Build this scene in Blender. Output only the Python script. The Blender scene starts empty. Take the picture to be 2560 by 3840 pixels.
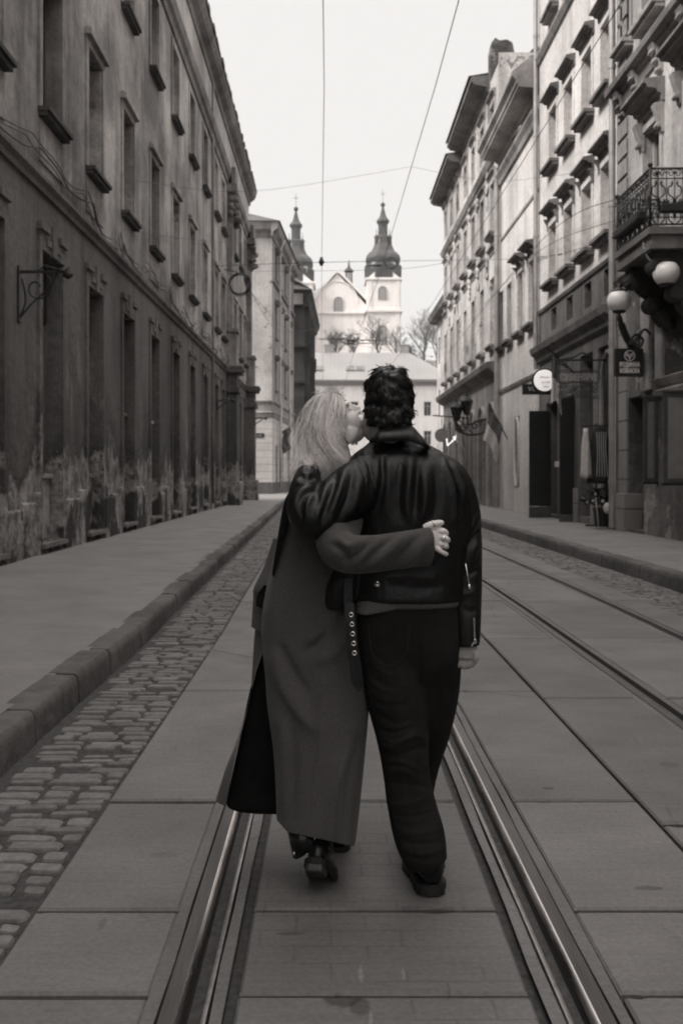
import bpy, bmesh, math, random
import numpy as np
from mathutils import Vector, Matrix, noise as mnoise
R = math.radians
random.seed(7); np.random.seed(7)
SC = bpy.context.scene
COL = SC.collection
CAMZ = 1.377

# ---------------------------------------------------------------- materials
def g3(v):
    return (v*1.065, v, v*0.965, 1.0)

class NT:
    """small wrapper round a material's node tree"""
    def __init__(s, name):
        s.m = bpy.data.materials.new(name); s.m.use_nodes = True
        s.t = s.m.node_tree; s.b = s.t.nodes['Principled BSDF']
        s.geo = s.t.nodes.new('ShaderNodeNewGeometry')
        s.tc = s.t.nodes.new('ShaderNodeTexCoord')
    def n(s, kind, **kw):
        nd = s.t.nodes.new(kind)
        for k, v in kw.items(): setattr(nd, k, v)
        return nd
    def l(s, a, b): s.t.links.new(a, b)
    def coord(s, scale=(1, 1, 1), obj=False):
        mp = s.n('ShaderNodeMapping'); mp.inputs['Scale'].default_value = scale
        s.l(s.tc.outputs['Object'] if obj else s.geo.outputs['Position'], mp.inputs['Vector'])
        return mp.outputs[0]
    def noise(s, scale, detail=4, stretch=(1, 1, 1), rough=0.55, dist=0.0, obj=False):
        nd = s.n('ShaderNodeTexNoise'); nd.inputs['Scale'].default_value = scale
        nd.inputs['Detail'].default_value = detail; nd.inputs['Roughness'].default_value = rough
        nd.inputs['Distortion'].default_value = dist
        s.l(s.coord(stretch, obj), nd.inputs['Vector'])
        return nd.outputs['Fac']
    def ramp(s, f, a, b, lo=0.0, hi=1.0):
        mr = s.n('ShaderNodeMapRange'); mr.interpolation_type = 'SMOOTHSTEP'
        s.l(f, mr.inputs[0])
        for i, v in enumerate((a, b, lo, hi)): mr.inputs[i+1].default_value = v
        return mr.outputs[0]
    def math(s, op, a, b=0.5):
        nd = s.n('ShaderNodeMath', operation=op)
        for i, v in enumerate((a, b)):
            if isinstance(v, (int, float)): nd.inputs[i].default_value = v
            else: s.l(v, nd.inputs[i])
        return nd.outputs[0]
    def mix(s, f, a, b):
        nd = s.n('ShaderNodeMix', data_type='FLOAT')
        for i, v in ((0, f), (2, a), (3, b)):
            if isinstance(v, (int, float)): nd.inputs[i].default_value = v
            else: s.l(v, nd.inputs[i])
        return nd.outputs[0]
    def z(s):
        sp = s.n('ShaderNodeSeparateXYZ'); s.l(s.geo.outputs['Position'], sp.inputs[0]); return sp.outputs
    def grey(s, v):
        cb = s.n('ShaderNodeCombineColor')
        for i, k in enumerate((1.065, 1.0, 0.965)): s.l(s.math('MULTIPLY', v, k), cb.inputs[i])
        s.l(cb.outputs[0], s.b.inputs['Base Color'])
    def bump(s, h, strength=0.3, dist=0.02):
        bp = s.n('ShaderNodeBump'); bp.inputs['Strength'].default_value = strength
        bp.inputs['Distance'].default_value = dist
        s.l(h, bp.inputs['Height']); s.l(bp.outputs[0], s.b.inputs['Normal'])
    def fin(s, rough=0.8, metal=0.0, spec=0.5):
        if isinstance(rough, (int, float)): s.b.inputs['Roughness'].default_value = rough
        else: s.l(rough, s.b.inputs['Roughness'])
        s.b.inputs['Metallic'].default_value = metal
        s.b.inputs['Specular IOR Level'].default_value = spec
        return s.m

def m_plain(name, v, rough=0.7, metal=0.0, var=0.15, scale=6.0, bump=0.0, spec=0.5, obj=False):
    s = NT(name)
    f = s.noise(scale, 4, obj=obj)
    s.grey(s.math('MULTIPLY', s.ramp(f, 0.25, 0.75, 1-var, 1+var), v))
    if bump: s.bump(s.noise(scale*6, 3, obj=obj), bump, 0.01)
    return s.fin(rough, metal, spec)

def m_plaster(name, v, stain=0.35, streak=0.35, bump=0.25, patch=0.0, rough=0.9):
    s = NT(name)
    a = s.ramp(s.noise(0.45, 7, rough=0.66), 0.38, 0.64)
    st = s.ramp(s.noise(1.3, 6, (1, 1, 0.1), 0.66), 0.42, 0.66)
    fine = s.ramp(s.noise(9, 6, rough=0.65), 0.3, 0.72, 0.84, 1.14)
    scuff = s.ramp(s.noise(2.3, 7, (1, 1, 0.5), 0.72), 0.56, 0.68, 1.0, 1.0+stain*0.5)
    c = s.math('MULTIPLY', s.mix(a, 1.0, 1-stain), s.mix(st, 1.0, 1-streak))
    c = s.math('MULTIPLY', c, scuff)
    c = s.math('MULTIPLY', c, s.ramp(s.noise(0.16, 5, rough=0.6), 0.35, 0.65, 1.0+stain*0.25, 1.0-stain*0.45))
    c = s.math('MULTIPLY', s.math('MULTIPLY', c, fine), v)
    if patch:
        p = s.ramp(s.noise(0.8, 7, rough=0.7), 0.58, 0.62)
        c = s.mix(p, c, s.math('MULTIPLY', s.ramp(s.noise(14, 3), 0.3, 0.7, 0.6, 1.2), patch))
    s.grey(c)
    s.bump(s.math('ADD', s.noise(5, 7, rough=0.68), s.math('MULTIPLY', a, 0.4)), bump, 0.05)
    return s.fin(rough, 0, 0.25)

def m_damp(name, v):
    """old rendered plinth storey: grimy coat, fallen render and salt bloom low down"""
    s = NT(name)
    zz = s.z()[2]
    big = s.noise(0.55, 6, (1, 1, 0.45), 0.62)
    streak = s.ramp(s.noise(1.6, 5, (1, 1, 0.1), 0.6), 0.4, 0.7)
    fine = s.ramp(s.noise(11, 5), 0.3, 0.75, 0.85, 1.12)
    coat = s.math('MULTIPLY', s.mix(streak, 1.0, 0.68), s.ramp(big, 0.34, 0.7, 1.05, 0.55))
    # edge of the fallen coat wanders round 1.7 m
    edge = s.math('ADD', zz, s.math('MULTIPLY', s.math('SUBTRACT', s.noise(0.7, 8, (1, 1, 0.75), 0.76), 0.5), 6.0))
    low = s.ramp(edge, 1.35, 1.75, 1, 0)
    grime = s.math('MULTIPLY', s.ramp(edge, 1.2, 3.2, 1, 0), 0.5)
    bare = s.ramp(s.noise(2.6, 8, rough=0.74), 0.36, 0.66, 0.65, 2.4)
    blot = s.ramp(s.math('ADD', s.noise(1.5, 6, (1, 1, 0.55), 0.62), s.math('MULTIPLY', s.ramp(zz, 0.7, 1.45, 0, 1), -0.25)), 0.46, 0.53)
    bare = s.mix(blot, bare, 0.3)
    scrape = s.math('MULTIPLY', s.ramp(s.noise(1.0, 8, (1, 1, 0.4), 0.76), 0.57, 0.66), s.ramp(zz, 2.0, 4.6, 1.0, 0.25))
    coat = s.math('MULTIPLY', coat, s.math('ADD', 1.0, s.math('MULTIPLY', scrape, 1.0)))
    c = s.mix(low, s.math('MULTIPLY', coat, s.math('SUBTRACT', 1.0, grime)), bare)
    s.grey(s.math('MULTIPLY', s.math('MULTIPLY', c, fine), v))
    h = s.math('ADD', s.noise(4, 7, rough=0.65), s.math('MULTIPLY', low, -0.8))
    h = s.math('ADD', h, s.math('MULTIPLY', blot, 0.5))
    s.bump(h, 0.8, 0.06)
    return s.fin(0.92, 0, 0.2)

def m_ashlar(name, v, course=0.45, rough=0.9):
    """plaster scored with level courses"""
    s = NT(name)
    zz = s.z()[2]
    fr = s.math('FRACT', s.math('DIVIDE', zz, course))
    j = s.ramp(s.math('ABSOLUTE', s.math('SUBTRACT', fr, 0.5)), 0.455, 0.475)
    a = s.ramp(s.noise(0.7, 6, rough=0.6), 0.35, 0.7, 1.08, 0.78)
    s.grey(s.math('MULTIPLY', s.math('MULTIPLY', a, s.mix(j, 1.0, 0.6)), v))
    s.bump(s.math('ADD', s.math('MULTIPLY', j, -1.2), s.math('MULTIPLY', s.noise(5, 5), 0.5)), 0.5, 0.03)
    return s.fin(rough, 0, 0.25)

def m_concrete(name, v, bump=0.25, brush=True):
    s = NT(name)
    a = s.ramp(s.noise(1.3, 6, rough=0.6), 0.3, 0.72, 1.1, 0.84)
    fine = s.ramp(s.noise(60, 4), 0.25, 0.75, 0.86, 1.12)
    br = s.ramp(s.noise(16, 4, (0.25, 3.0, 1)), 0.3, 0.7, 0.94, 1.05)
    spot = s.ramp(s.noise(3.2, 5, (1.4, 0.7, 1), 0.7), 0.66, 0.74, 1.0, 0.72)
    wear = s.ramp(s.noise(7, 4, (1.6, 0.5, 1), 0.6), 0.62, 0.75, 1.0, 0.88)
    c = s.math('MULTIPLY', s.math('MULTIPLY', a, fine), s.math('MULTIPLY', br, s.math('MULTIPLY', spot, wear)))
    isl = s.ramp(s.geo.outputs['Random Per Island'], 0, 1, 0.88, 1.1)
    crack = s.n('ShaderNodeTexVoronoi', feature='DISTANCE_TO_EDGE'); crack.inputs['Scale'].default_value = 0.55
    s.l(s.coord((1, 0.8, 1)), crack.inputs['Vector'])
    ck = s.math('MULTIPLY', s.ramp(crack.outputs['Distance'], 0.0, 0.006, 1, 0), s.ramp(s.noise(0.9, 3), 0.5, 0.62))
    blotch = s.ramp(s.noise(0.9, 7, rough=0.72), 0.6, 0.68, 1.0, 0.8)
    c = s.math('MULTIPLY', s.math('MULTIPLY', c, isl), s.math('MULTIPLY', blotch, s.math('SUBTRACT', 1.0, s.math('MULTIPLY', ck, 0.5))))
    if name == 'concrete':      # faint worn block pattern between the near rails
        bk = s.n('ShaderNodeTexBrick'); bk.inputs['Scale'].default_value = 1.0; bk.inputs['Brick Width'].default_value = 0.21; bk.inputs['Row Height'].default_value = 0.1
        bk.inputs['Mortar Size'].default_value = 0.006; bk.inputs['Mortar Smooth'].default_value = 0.6
        s.l(s.geo.outputs['Position'], bk.inputs['Vector'])
        xx = s.z()[0]
        mk = s.math('MULTIPLY', s.ramp(xx, -0.27, -0.25), s.ramp(xx, 0.53, 0.55, 1, 0))
        mk = s.math('MULTIPLY', s.math('MULTIPLY', mk, bk.outputs['Fac']), s.ramp(s.noise(2.2, 4), 0.42, 0.6, 0.1, 1.0))
        c = s.math('MULTIPLY', c, s.math('SUBTRACT', 1.0, s.math('MULTIPLY', mk, 0.22)))
        # spilled oil, gum and scuff marks on the slabs: (x, y, half width, half length, tone)
        wob = s.math('MULTIPLY', s.math('SUBTRACT', s.noise(26, 6, rough=0.7), 0.5), 1.5)
        yy = s.z()[1]
        for px, py, rx, ry, tone in ((0.03, 2.6, .05, .045, .5), (0.075, 2.56, .03, .05, .6), (.083, 2.74, .008, .05, 1.5), (.2, 2.74, .006, .035, 1.4), (.1, 2.5, .006, .05, 1.4), (-.12, 2.98, .05, .012, .6), (1.05, 3.3, .05, .02, .6), (.95, 4.35, .03, .02, .55), (-.7, 3.05, .012, .05, .75), (-.6, 3.6, .06, .03, .8), (.3, 3.15, .1, .015, .72), (1.0, 2.75, .02, .06, .8), (2.3, 5.2, .08, .03, .7), (1.6, 4.7, .05, .05, .8)):
            dx_ = s.math('DIVIDE', s.math('SUBTRACT', xx, px), rx); dy_ = s.math('DIVIDE', s.math('SUBTRACT', yy, py), ry)
            rr_ = s.math('ADD', s.math('ADD', s.math('MULTIPLY', dx_, dx_), s.math('MULTIPLY', dy_, dy_)), wob)
            c = s.math('MULTIPLY', c, s.mix(s.ramp(rr_, 0.5, 1.1, 1, 0), 1.0, tone))
    s.grey(s.math('MULTIPLY', c, v))
    s.bump(s.math('ADD', s.noise(90, 4), s.math('MULTIPLY', s.noise(20, 4, (0.3, 2.5, 1)), 0.8)), bump, 0.006)
    return s.fin(s.ramp(s.noise(2.0, 4), 0.3, 0.7, 0.62, 0.85), 0, 0.35)

def m_glass(name, v=0.012):
    s = NT(name)
    s.grey(s.math('MULTIPLY', s.ramp(s.noise(0.8, 3), 0.3, 0.7, 0.6, 1.6), v))
    s.bump(s.noise(1.2, 2), 0.05, 0.02)
    return s.fin(0.12, 0, 0.5)

def m_emit(name, v, strength):
    s = NT(name); s.b.inputs['Base Color'].default_value = g3(v)
    s.b.inputs['Emission Color'].default_value = g3(1.0)
    s.b.inputs['Emission Strength'].default_value = strength
    return s.fin(0.4)

M = {}
M['iron'] = m_plain('iron', 0.025, 0.5, 0.3, 0.4, 20, 0.2)
M['black_paint'] = m_plain('black_paint', 0.008, 0.5, 0, 0.4, 3)
M['wood_dark'] = m_plain('wood_dark', 0.05, 0.6, 0, 0.35, 5, 0.2)
M['wood_grey'] = m_plain('wood_grey', 0.17, 0.6, 0, 0.15, 4, 0.2)
M['zinc'] = m_plain('zinc', 0.32, 0.5, 0.4, 0.2, 2.5, 0.1)
M['zinc_dark'] = m_plain('zinc_dark', 0.16, 0.5, 0.4, 0.25, 2.5, 0.1)
M['roof'] = m_plain('roof', 0.06, 0.7, 0.1, 0.35, 1.2, 0.2)
M['glass'] = m_glass('glass')
M['glass_pale'] = m_glass('glass_pale', 0.08)
M['frame_pale'] = m_plain('frame_pale', 0.42, 0.6, 0, 0.15, 6)
M['frame_dark'] = m_plain('frame_dark', 0.06, 0.6, 0, 0.25, 6)
M['cable'] = m_plain('cable', 0.02, 0.6)
M['cloth_light'] = m_plain('cloth_light', 0.5, 0.95, 0, 0.12, 9, 0.2)
M['cloth_mid'] = m_plain('cloth_mid', 0.1, 0.95, 0, 0.2, 9, 0.2)
M['cloth_dark'] = m_plain('cloth_dark', 0.02, 0.95, 0, 0.5, 14, 0.3)
M['paper'] = m_plain('paper', 0.75, 0.8, 0, 0.05)
M['letter'] = m_plain('letter', 0.8, 0.6, 0, 0.04)

# ---------------------------------------------------------------- mesh building
ORG = {}          # object name -> world origin its vertices are measured from
def tag(o, label=None, cat=None, group=None, kind=None):
    for k, v in (('label', label), ('category', cat), ('group', group), ('kind', kind)):
        if v: o[k] = v
    return o
def empty(name, loc, label, cat, group=None):
    o = bpy.data.objects.new(name, None); COL.objects.link(o); o.location = loc
    o.empty_display_size = 0.2
    ORG[o.name] = Vector(loc)
    return tag(o, label, cat, group)

class MB:
    def __init__(s): s.v = []; s.f = []
    def add(s, vs, fs):
        b = len(s.v); s.v.extend([tuple(v) for v in vs]); s.f.extend([tuple(b+i for i in f) for f in fs])
        return s
    def box(s, x0, x1, y0, y1, z0, z1, bev=0.0):
        if x0 > x1: x0, x1 = x1, x0
        if y0 > y1: y0, y1 = y1, y0
        if z0 > z1: z0, z1 = z1, z0
        if bev:
            b = min(bev, (x1-x0)*.45, (y1-y0)*.45, (z1-z0)*.45)
            bm = bmesh.new()
            bmesh.ops.create_cube(bm, size=1)
            for v in bm.verts:
                v.co = ((x0+x1)/2+v.co.x*(x1-x0), (y0+y1)/2+v.co.y*(y1-y0), (z0+z1)/2+v.co.z*(z1-z0))
            bmesh.ops.bevel(bm, geom=list(bm.edges), offset=b, segments=1, affect='EDGES', profile=0.6)
            bm.verts.index_update()
            s.add([v.co for v in bm.verts], [[v.index for v in f.verts] for f in bm.faces]); bm.free()
            return s
        return s.add([(x0,y0,z0),(x1,y0,z0),(x1,y1,z0),(x0,y1,z0),(x0,y0,z1),(x1,y0,z1),(x1,y1,z1),(x0,y1,z1)],
              [(0,3,2,1),(4,5,6,7),(0,1,5,4),(1,2,6,5),(2,3,7,6),(3,0,4,7)])
    def prism(s, pts, vec):
        """closed polygon swept along a vector"""
        n = len(pts); vec = Vector(vec)
        a = [Vector(p) for p in pts]; b = [p+vec for p in a]
        return s.add(a+b, [tuple(range(n)), tuple(range(2*n-1, n-1, -1))] + [(i, n+i, n+(i+1) % n, (i+1) % n) for i in range(n)])
    def loft(s, rings, cap=True, closed=True):
        n = len(rings[0]); k = len(rings); vs = [p for r in rings for p in r]; fs = []
        for i in range(k-1):
            for j in range(n if closed else n-1):
                q = (j+1) % n
                fs.append((i*n+j, i*n+q, (i+1)*n+q, (i+1)*n+j))
        if cap and closed: fs += [tuple(range(n-1, -1, -1)), tuple((k-1)*n+j for j in range(n))]
        return s.add(vs, fs)
    def tube(s, pts, rad, n=8, cap=True, flat=1.0, up=None):
        """swept round (or flattened) section; rad is a number or a list"""
        P = [Vector(p) for p in pts]; k = len(P)
        rr = [rad]*k if isinstance(rad, (int, float)) else list(rad)
        t0 = (P[1]-P[0]).normalized()
        ref = Vector(up) if up else (Vector((0, 0, 1)) if abs(t0.z) < 0.9 else Vector((1, 0, 0)))
        rings = []
        for i in range(k):
            t = (P[min(i+1, k-1)]-P[max(i-1, 0)])
            t = t.normalized() if t.length > 1e-9 else t0
            a = ref - t*ref.dot(t)
            a = a.normalized() if a.length > 1e-6 else t.orthogonal().normalized()
            if not up: ref = a
            b = t.cross(a)
            r = rr[i]
            ra, rb = (r if not isinstance(r, tuple) else r[0]), (r*flat if not isinstance(r, tuple) else r[1])
            rings.append([P[i]+a*(ra*math.cos(2*math.pi*j/n))+b*(rb*math.sin(2*math.pi*j/n)) for j in range(n)])
        return s.loft(rings, cap)
    def lathe(s, prof, c, n=24, ax='z', cap=True):
        c = Vector(c); rings = []
        for r, h in prof:
            ring = []
            for j in range(n):
                a = 2*math.pi*j/n
                p = (r*math.cos(a), r*math.sin(a), h)
                if ax == 'y': p = (p[0], p[2], p[1])
                if ax == 'x': p = (p[2], p[0], p[1])
                ring.append(c+Vector(p))
            rings.append(ring)
        return s.loft(rings, cap)
    def ball(s, c, r, n=16, m=10):
        r3 = (r, r, r) if isinstance(r, (int, float)) else r
        c = Vector(c); rings = []
        for i in range(m+1):
            t = math.pi*(0.02+0.96*i/m)
            rings.append([c+Vector((r3[0]*math.sin(t)*math.cos(2*math.pi*j/n), r3[1]*math.sin(t)*math.sin(2*math.pi*j/n), -r3[2]*math.cos(t))) for j in range(n)])
        return s.loft(rings)
    def build(s, name, mat, parent=None, smooth=False, bevel=0.0, auto=None):
        me = bpy.data.meshes.new(name)
        V = np.array(s.v, dtype=float).reshape(-1, 3)
        if parent is not None: org = ORG[parent.name]
        else:
            lo, hi = V.min(0), V.max(0); org = Vector(((lo[0]+hi[0])/2, (lo[1]+hi[1])/2, lo[2]))
        V = V-np.array(org)
        me.from_pydata([tuple(v) for v in V], [], s.f)
        bm = bmesh.new(); bm.from_mesh(me); bmesh.ops.recalc_face_normals(bm, faces=bm.faces); bm.to_mesh(me); bm.free()
        me.materials.append(mat)
        if smooth:
            me.polygons.foreach_set('use_smooth', [True]*len(me.polygons))
            if auto: 
                try: me.set_sharp_from_angle(angle=R(auto))
                except Exception: pass
        o = bpy.data.objects.new(name, me); COL.objects.link(o)
        ORG[o.name] = Vector(org)
        if parent is not None: o.parent = parent
        else: o.location = org
        if bevel:
            bv = o.modifiers.new('edge', 'BEVEL'); bv.width = bevel; bv.segments = 2; bv.limit_method = 'ANGLE'
        return o

def crom(pts, k=8):
    """Catmull-Rom through points (any dimension)"""
    P = np.array(pts, dtype=float); out = []
    n = len(P)
    for i in range(n-1):
        p0, p1, p2, p3 = P[max(i-1, 0)], P[i], P[i+1], P[min(i+2, n-1)]
        for j in range(k):
            t = j/k
            out.append(0.5*((2*p1)+(-p0+p2)*t+(2*p0-5*p1+4*p2-p3)*t*t+(-p0+3*p1-3*p2+p3)*t**3))
    out.append(P[-1]); return out

def text_mesh(txt, size, extr=0.004, sx=1.0, font_shear=0.0):
    """letters as vertices and faces in the x-z plane, centred"""
    cu = bpy.data.curves.new('t', 'FONT'); cu.body = txt; cu.size = size; cu.extrude = extr
    cu.align_x = 'CENTER'; cu.align_y = 'CENTER'; cu.shear = font_shear; cu.resolution_u = 3
    ob = bpy.data.objects.new('t', cu); COL.objects.link(ob)
    me = bpy.data.meshes.new_from_object(ob.evaluated_get(bpy.context.evaluated_depsgraph_get()))
    vs = [(v.co.x*sx, -v.co.z, v.co.y) for v in me.vertices]; fs = [tuple(p.vertices) for p in me.polygons]
    bpy.data.objects.remove(ob); bpy.data.curves.remove(cu); bpy.data.meshes.remove(me)
    return vs, fs
def add_text(mb, txt, c, size, extr=0.004, sx=1.0, rot=0.0, bold=0.0):
    vs, fs = text_mesh(txt, size, extr, sx)
    ca, sa = math.cos(rot), math.sin(rot)
    offs = [(0, 0)] if not bold else [(-bold, 0), (bold, 0), (0, bold), (0, -bold)]
    for k, (ox, oz) in enumerate(offs):
        mb.add([(c[0]+(v[0]+ox)*ca, c[1]+(v[0]+ox)*sa+v[1]-0.0004*k, c[2]+v[2]+oz) for v in vs], fs)
def zg(y):
    return -0.004*max(0.0, min(y, 130)-12)
# ================================================================ ground
M['concrete'] = m_concrete('concrete', 0.156)
M['mortar'] = m_concrete('mortar', 0.15, 0.5)
M['asphalt'] = m_concrete('asphalt', 0.185, 0.35)
M['dirt'] = m_plain('dirt', 0.048, 0.95, 0, 0.4, 30, 0.5)
M['kerb'] = m_plaster('kerb', 0.135, 0.35, 0.2, 0.6)
M['earth'] = m_plain('earth', 0.1, 0.95, 0, 0.3, 0.2, 0.2)
s = NT('cobble')
rnd = s.n('ShaderNodeVertexColor'); rnd.layer_name = 'stone'
s.grey(s.math('MULTIPLY', s.math('MULTIPLY', s.ramp(s.noise(30, 5), 0.25, 0.75, 0.78, 1.2), rnd.outputs[0]), 0.16))
s.bump(s.noise(60, 5), 0.4, 0.01)
M['cobble'] = s.fin(0.75, 0, 0.3)
s = NT('steel')
s.grey(s.math('MULTIPLY', s.ramp(s.noise(30, 4, (6, 0.15, 1)), 0.3, 0.7, 0.85, 1.12), 0.15))
s.bump(s.noise(40, 3, (6, 0.2, 1)), 0.1, 0.004)
M['steel'] = s.fin(s.ramp(s.noise(6, 4, (4, 0.2, 1)), 0.3, 0.7, 0.3, 0.42), 1.0)
s = NT('polished'); s.grey(s.math('MULTIPLY', s.ramp(s.noise(9, 4, (4, 0.3, 1)), 0.3, 0.7, 0.75, 1.1), 0.8)); M['polished'] = s.fin(s.ramp(s.noise(5, 4, (4, 0.3, 1)), 0.35, 0.65, 0.2, 0.36), 1.0)
M['lip_steel'] = m_plain('lip_steel', 0.34, 0.34, 1.0, 0.2, 20, 0.1)
M['dull_steel'] = m_plain('dull_steel', 0.13, 0.45, 0.7, 0.2, 20, 0.1)
M['rust'] = m_plain('rust', 0.06, 0.8, 0.3, 0.4, 40, 0.4)

def kl(y): return -1.53-0.018*max(0.0, y-8)
def kr(y): return 4.12-0.004*max(0.0, y-14)
YS = [-3, 0, 1, 2, 3, 4, 5, 6, 7, 8, 10, 12, 14, 16, 18, 20, 23, 26, 30, 34, 38, 42, 46, 50, 54, 58, 64, 70, 80, 90, 105, 130]

mb = MB()    # the one sheet that reaches the horizon, below everything laid on it
mb.loft([[(-900, y, (zg(y) if y < 131 else -0.5)-0.14), (900, y, (zg(y) if y < 131 else -0.5)-0.14)] for y in (-300, 0, 12, 60, 130, 1300)], False, False)
tag(mb.build('ground', M['earth']), kind='structure')

def strip(mb, fx0, fx1, dz, ys=YS):
    mb.loft([[(fx0(y) if callable(fx0) else fx0, y, zg(y)+dz), (fx1(y) if callable(fx1) else fx1, y, zg(y)+dz)] for y in ys], False, False)

mb = MB(); strip(mb, lambda y: kl(y)-0.3, lambda y: kr(y)+0.3, -0.031)
tag(mb.build('road_bed', M['dirt']), kind='structure')

# concrete panels carrying the two tracks; one structure, panels parted by open joints
XG = (-0.375, 0.655, 1.955, 2.965)      # gauge faces of the four rails
J1 = [0.3, 1.2, 2.1, 2.63, 3.14, 4.18, 6.29, 8.4, 10.7, 12.9, 15, 17.2, 19.4, 21.6, 24, 26.5, 29, 32, 35, 38, 42, 46, 50, 55, 60, 66, 72, 80, 90, 105, 130]
J2 = [0.6, 1.5, 2.7, 3.9, 6.1, 8.3, 10.75, 13, 15.2, 17.5, 20, 22.3, 25, 28, 31, 35, 39, 43, 48, 53, 60, 68, 78, 92, 110, 130]
mb = MB()
def bend(y): return -0.008*max(0.0, y-10)      # tracks swing gently left far off
def panels(x0, x1, joints, gap=0.016, jit=0.004, wl=None):
    for a, b in zip(joints[:-1], joints[1:]):
        ga, gb = a+gap*random.uniform(.5, 1.2), b-gap*random.uniform(.5, 1.2)
        z = random.uniform(-jit, jit)
        xa0, xa1 = x0+bend(a), x1+bend(a); xb0, xb1 = x0+bend(b), x1+bend(b)
        if wl: xa0, xb0 = wl(a), wl(b)
        za, zb = zg(a)+z, zg(b)+z; c = 0.008
        # top plus chamfer and skirt
        nn = 26 if a < 8 else 4; top, mid = [], []
        for (x0_, x1_, yy, zz, sg_) in ((xa0, xa1, ga, za, 1), (xb1, xb0, gb, zb, -1)):
            for q in range(nn+1):
                t = q/nn; x = x0_+(x1_-x0_)*t
                j = .0025*mnoise.noise((x*30, yy*9, 2))+(max(0, mnoise.noise((x*13, yy*5, 7))-.25)*.03 if 0 < q < nn else 0)
                ex = c*(1-2*t)*(1 if x0_ < x1_ else -1) if q in (0, nn) else 0
                top.append((x+ex, yy+sg_*(c+abs(j)), zz)); mid.append((x, yy+sg_*abs(j)*.6, zz-c))
        nt_ = len(top)
        bot = [(p[0], p[1], p[2]-0.05) for p in mid]
        mb.add(top+mid+bot, [tuple(range(nt_))]+[(i, nt_+i, nt_+(i+1) % nt_, (i+1) % nt_) for i in range(nt_)]+[(nt_+i, 2*nt_+i, 2*nt_+(i+1) % nt_, nt_+(i+1) % nt_) for i in range(nt_)])
def gut(y): return -0.93-0.014*max(0.0, y-8)
panels(-0.93, XG[0]-0.105, J1, wl=gut)
panels(XG[0]+0.132, XG[1]-0.132, J1)
panels(XG[1]+0.112, 1.283, J1)
panels(1.30, XG[2]-0.1, J2)
panels(XG[2]+0.1, XG[3]-0.1, J2)
panels(XG[3]+0.1, 3.38, J2)
tag(mb.build('track_panels', M['concrete']), kind='structure')
# mortar beds beside each rail
mb = MB()
for i, xg in enumerate(XG):
    sg = 1 if i % 2 == 0 else -1       # groove lies toward the middle of its track
    for a, b, dz in ((0.066, 0.1, -0.006), (-0.1035, -0.068, -0.002)):
        lo, hi = sorted((xg+sg*a, xg+sg*b))
        n = len(YS)
        mb.loft([[(lo+bend(y)+random.uniform(-.003, .003), y, zg(y)+dz), (hi+bend(y)+random.uniform(-.003, .003), y, zg(y)+dz)] for y in [q*0.35 for q in range(-6, 60)]+[y for y in YS if y > 20.8]], False, False)
tag(mb.build('rail_bedding', M['mortar']), kind='structure')
RL = ['left rail of the near track, polished, passing under the woman\'s coat', 'right rail of the near track, polished, passing beside the man\'s shoe',
      'dull grooved rail right of the dark joint between the tracks', 'outermost grooved rail nearest the right kerb']
for i, xg in enumerate(XG):
    sg = 1 if i % 2 == 0 else -1
    pr = [(-0.066, -0.05), (-0.066, -0.004), (-0.058, 0.004), (-0.012, 0.006), (-0.002, 0.001), (0.004, -0.012), (0.008, -0.032),
          (0.040, -0.034), (0.046, -0.012), (0.048, 0.001), (0.060, 0.002), (0.063, -0.005), (0.063, -0.05)]
    rings = [[(xg+bend(y)+sg*px, y, zg(y)+pz) for px, pz in pr] for y in YS]
    r = MB().loft(rings, False, False).build('tram_rail', M['steel' if i < 2 else 'dull_steel'])
    tag(r, RL[i], 'rail', 'tram rails sunk in the roadway')
    mb = MB()
    mb.loft([[(xg+bend(y)+sg*0.008, y, zg(y)-0.0305), (xg+bend(y)+sg*0.039, y, zg(y)-0.031)] for y in YS], False, False)
    mb.build('groove_dirt', M['rust'], r)
    if i > 1: continue
    mb = MB()
    for pr2 in ([(-0.016, 0.0072), (-0.004, 0.0038), (0.003, -0.006)],):
        mb.loft([[(xg+bend(y)+sg*px, y, zg(y)+pz+.0008) for px, pz in pr2] for y in YS], False, False)
    mb.build('running_edge', M['polished'], r, True)
    mb = MB(); mb.loft([[(xg+bend(y)+sg*px, y, zg(y)+pz) for px, pz in ((0.0475, 0.002), (0.053, 0.0032), (0.0605, 0.0028))] for y in YS], False, False)
    mb.build('guard_lip', M['lip_steel' if i < 2 else 'dull_steel'], r, True)

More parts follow.
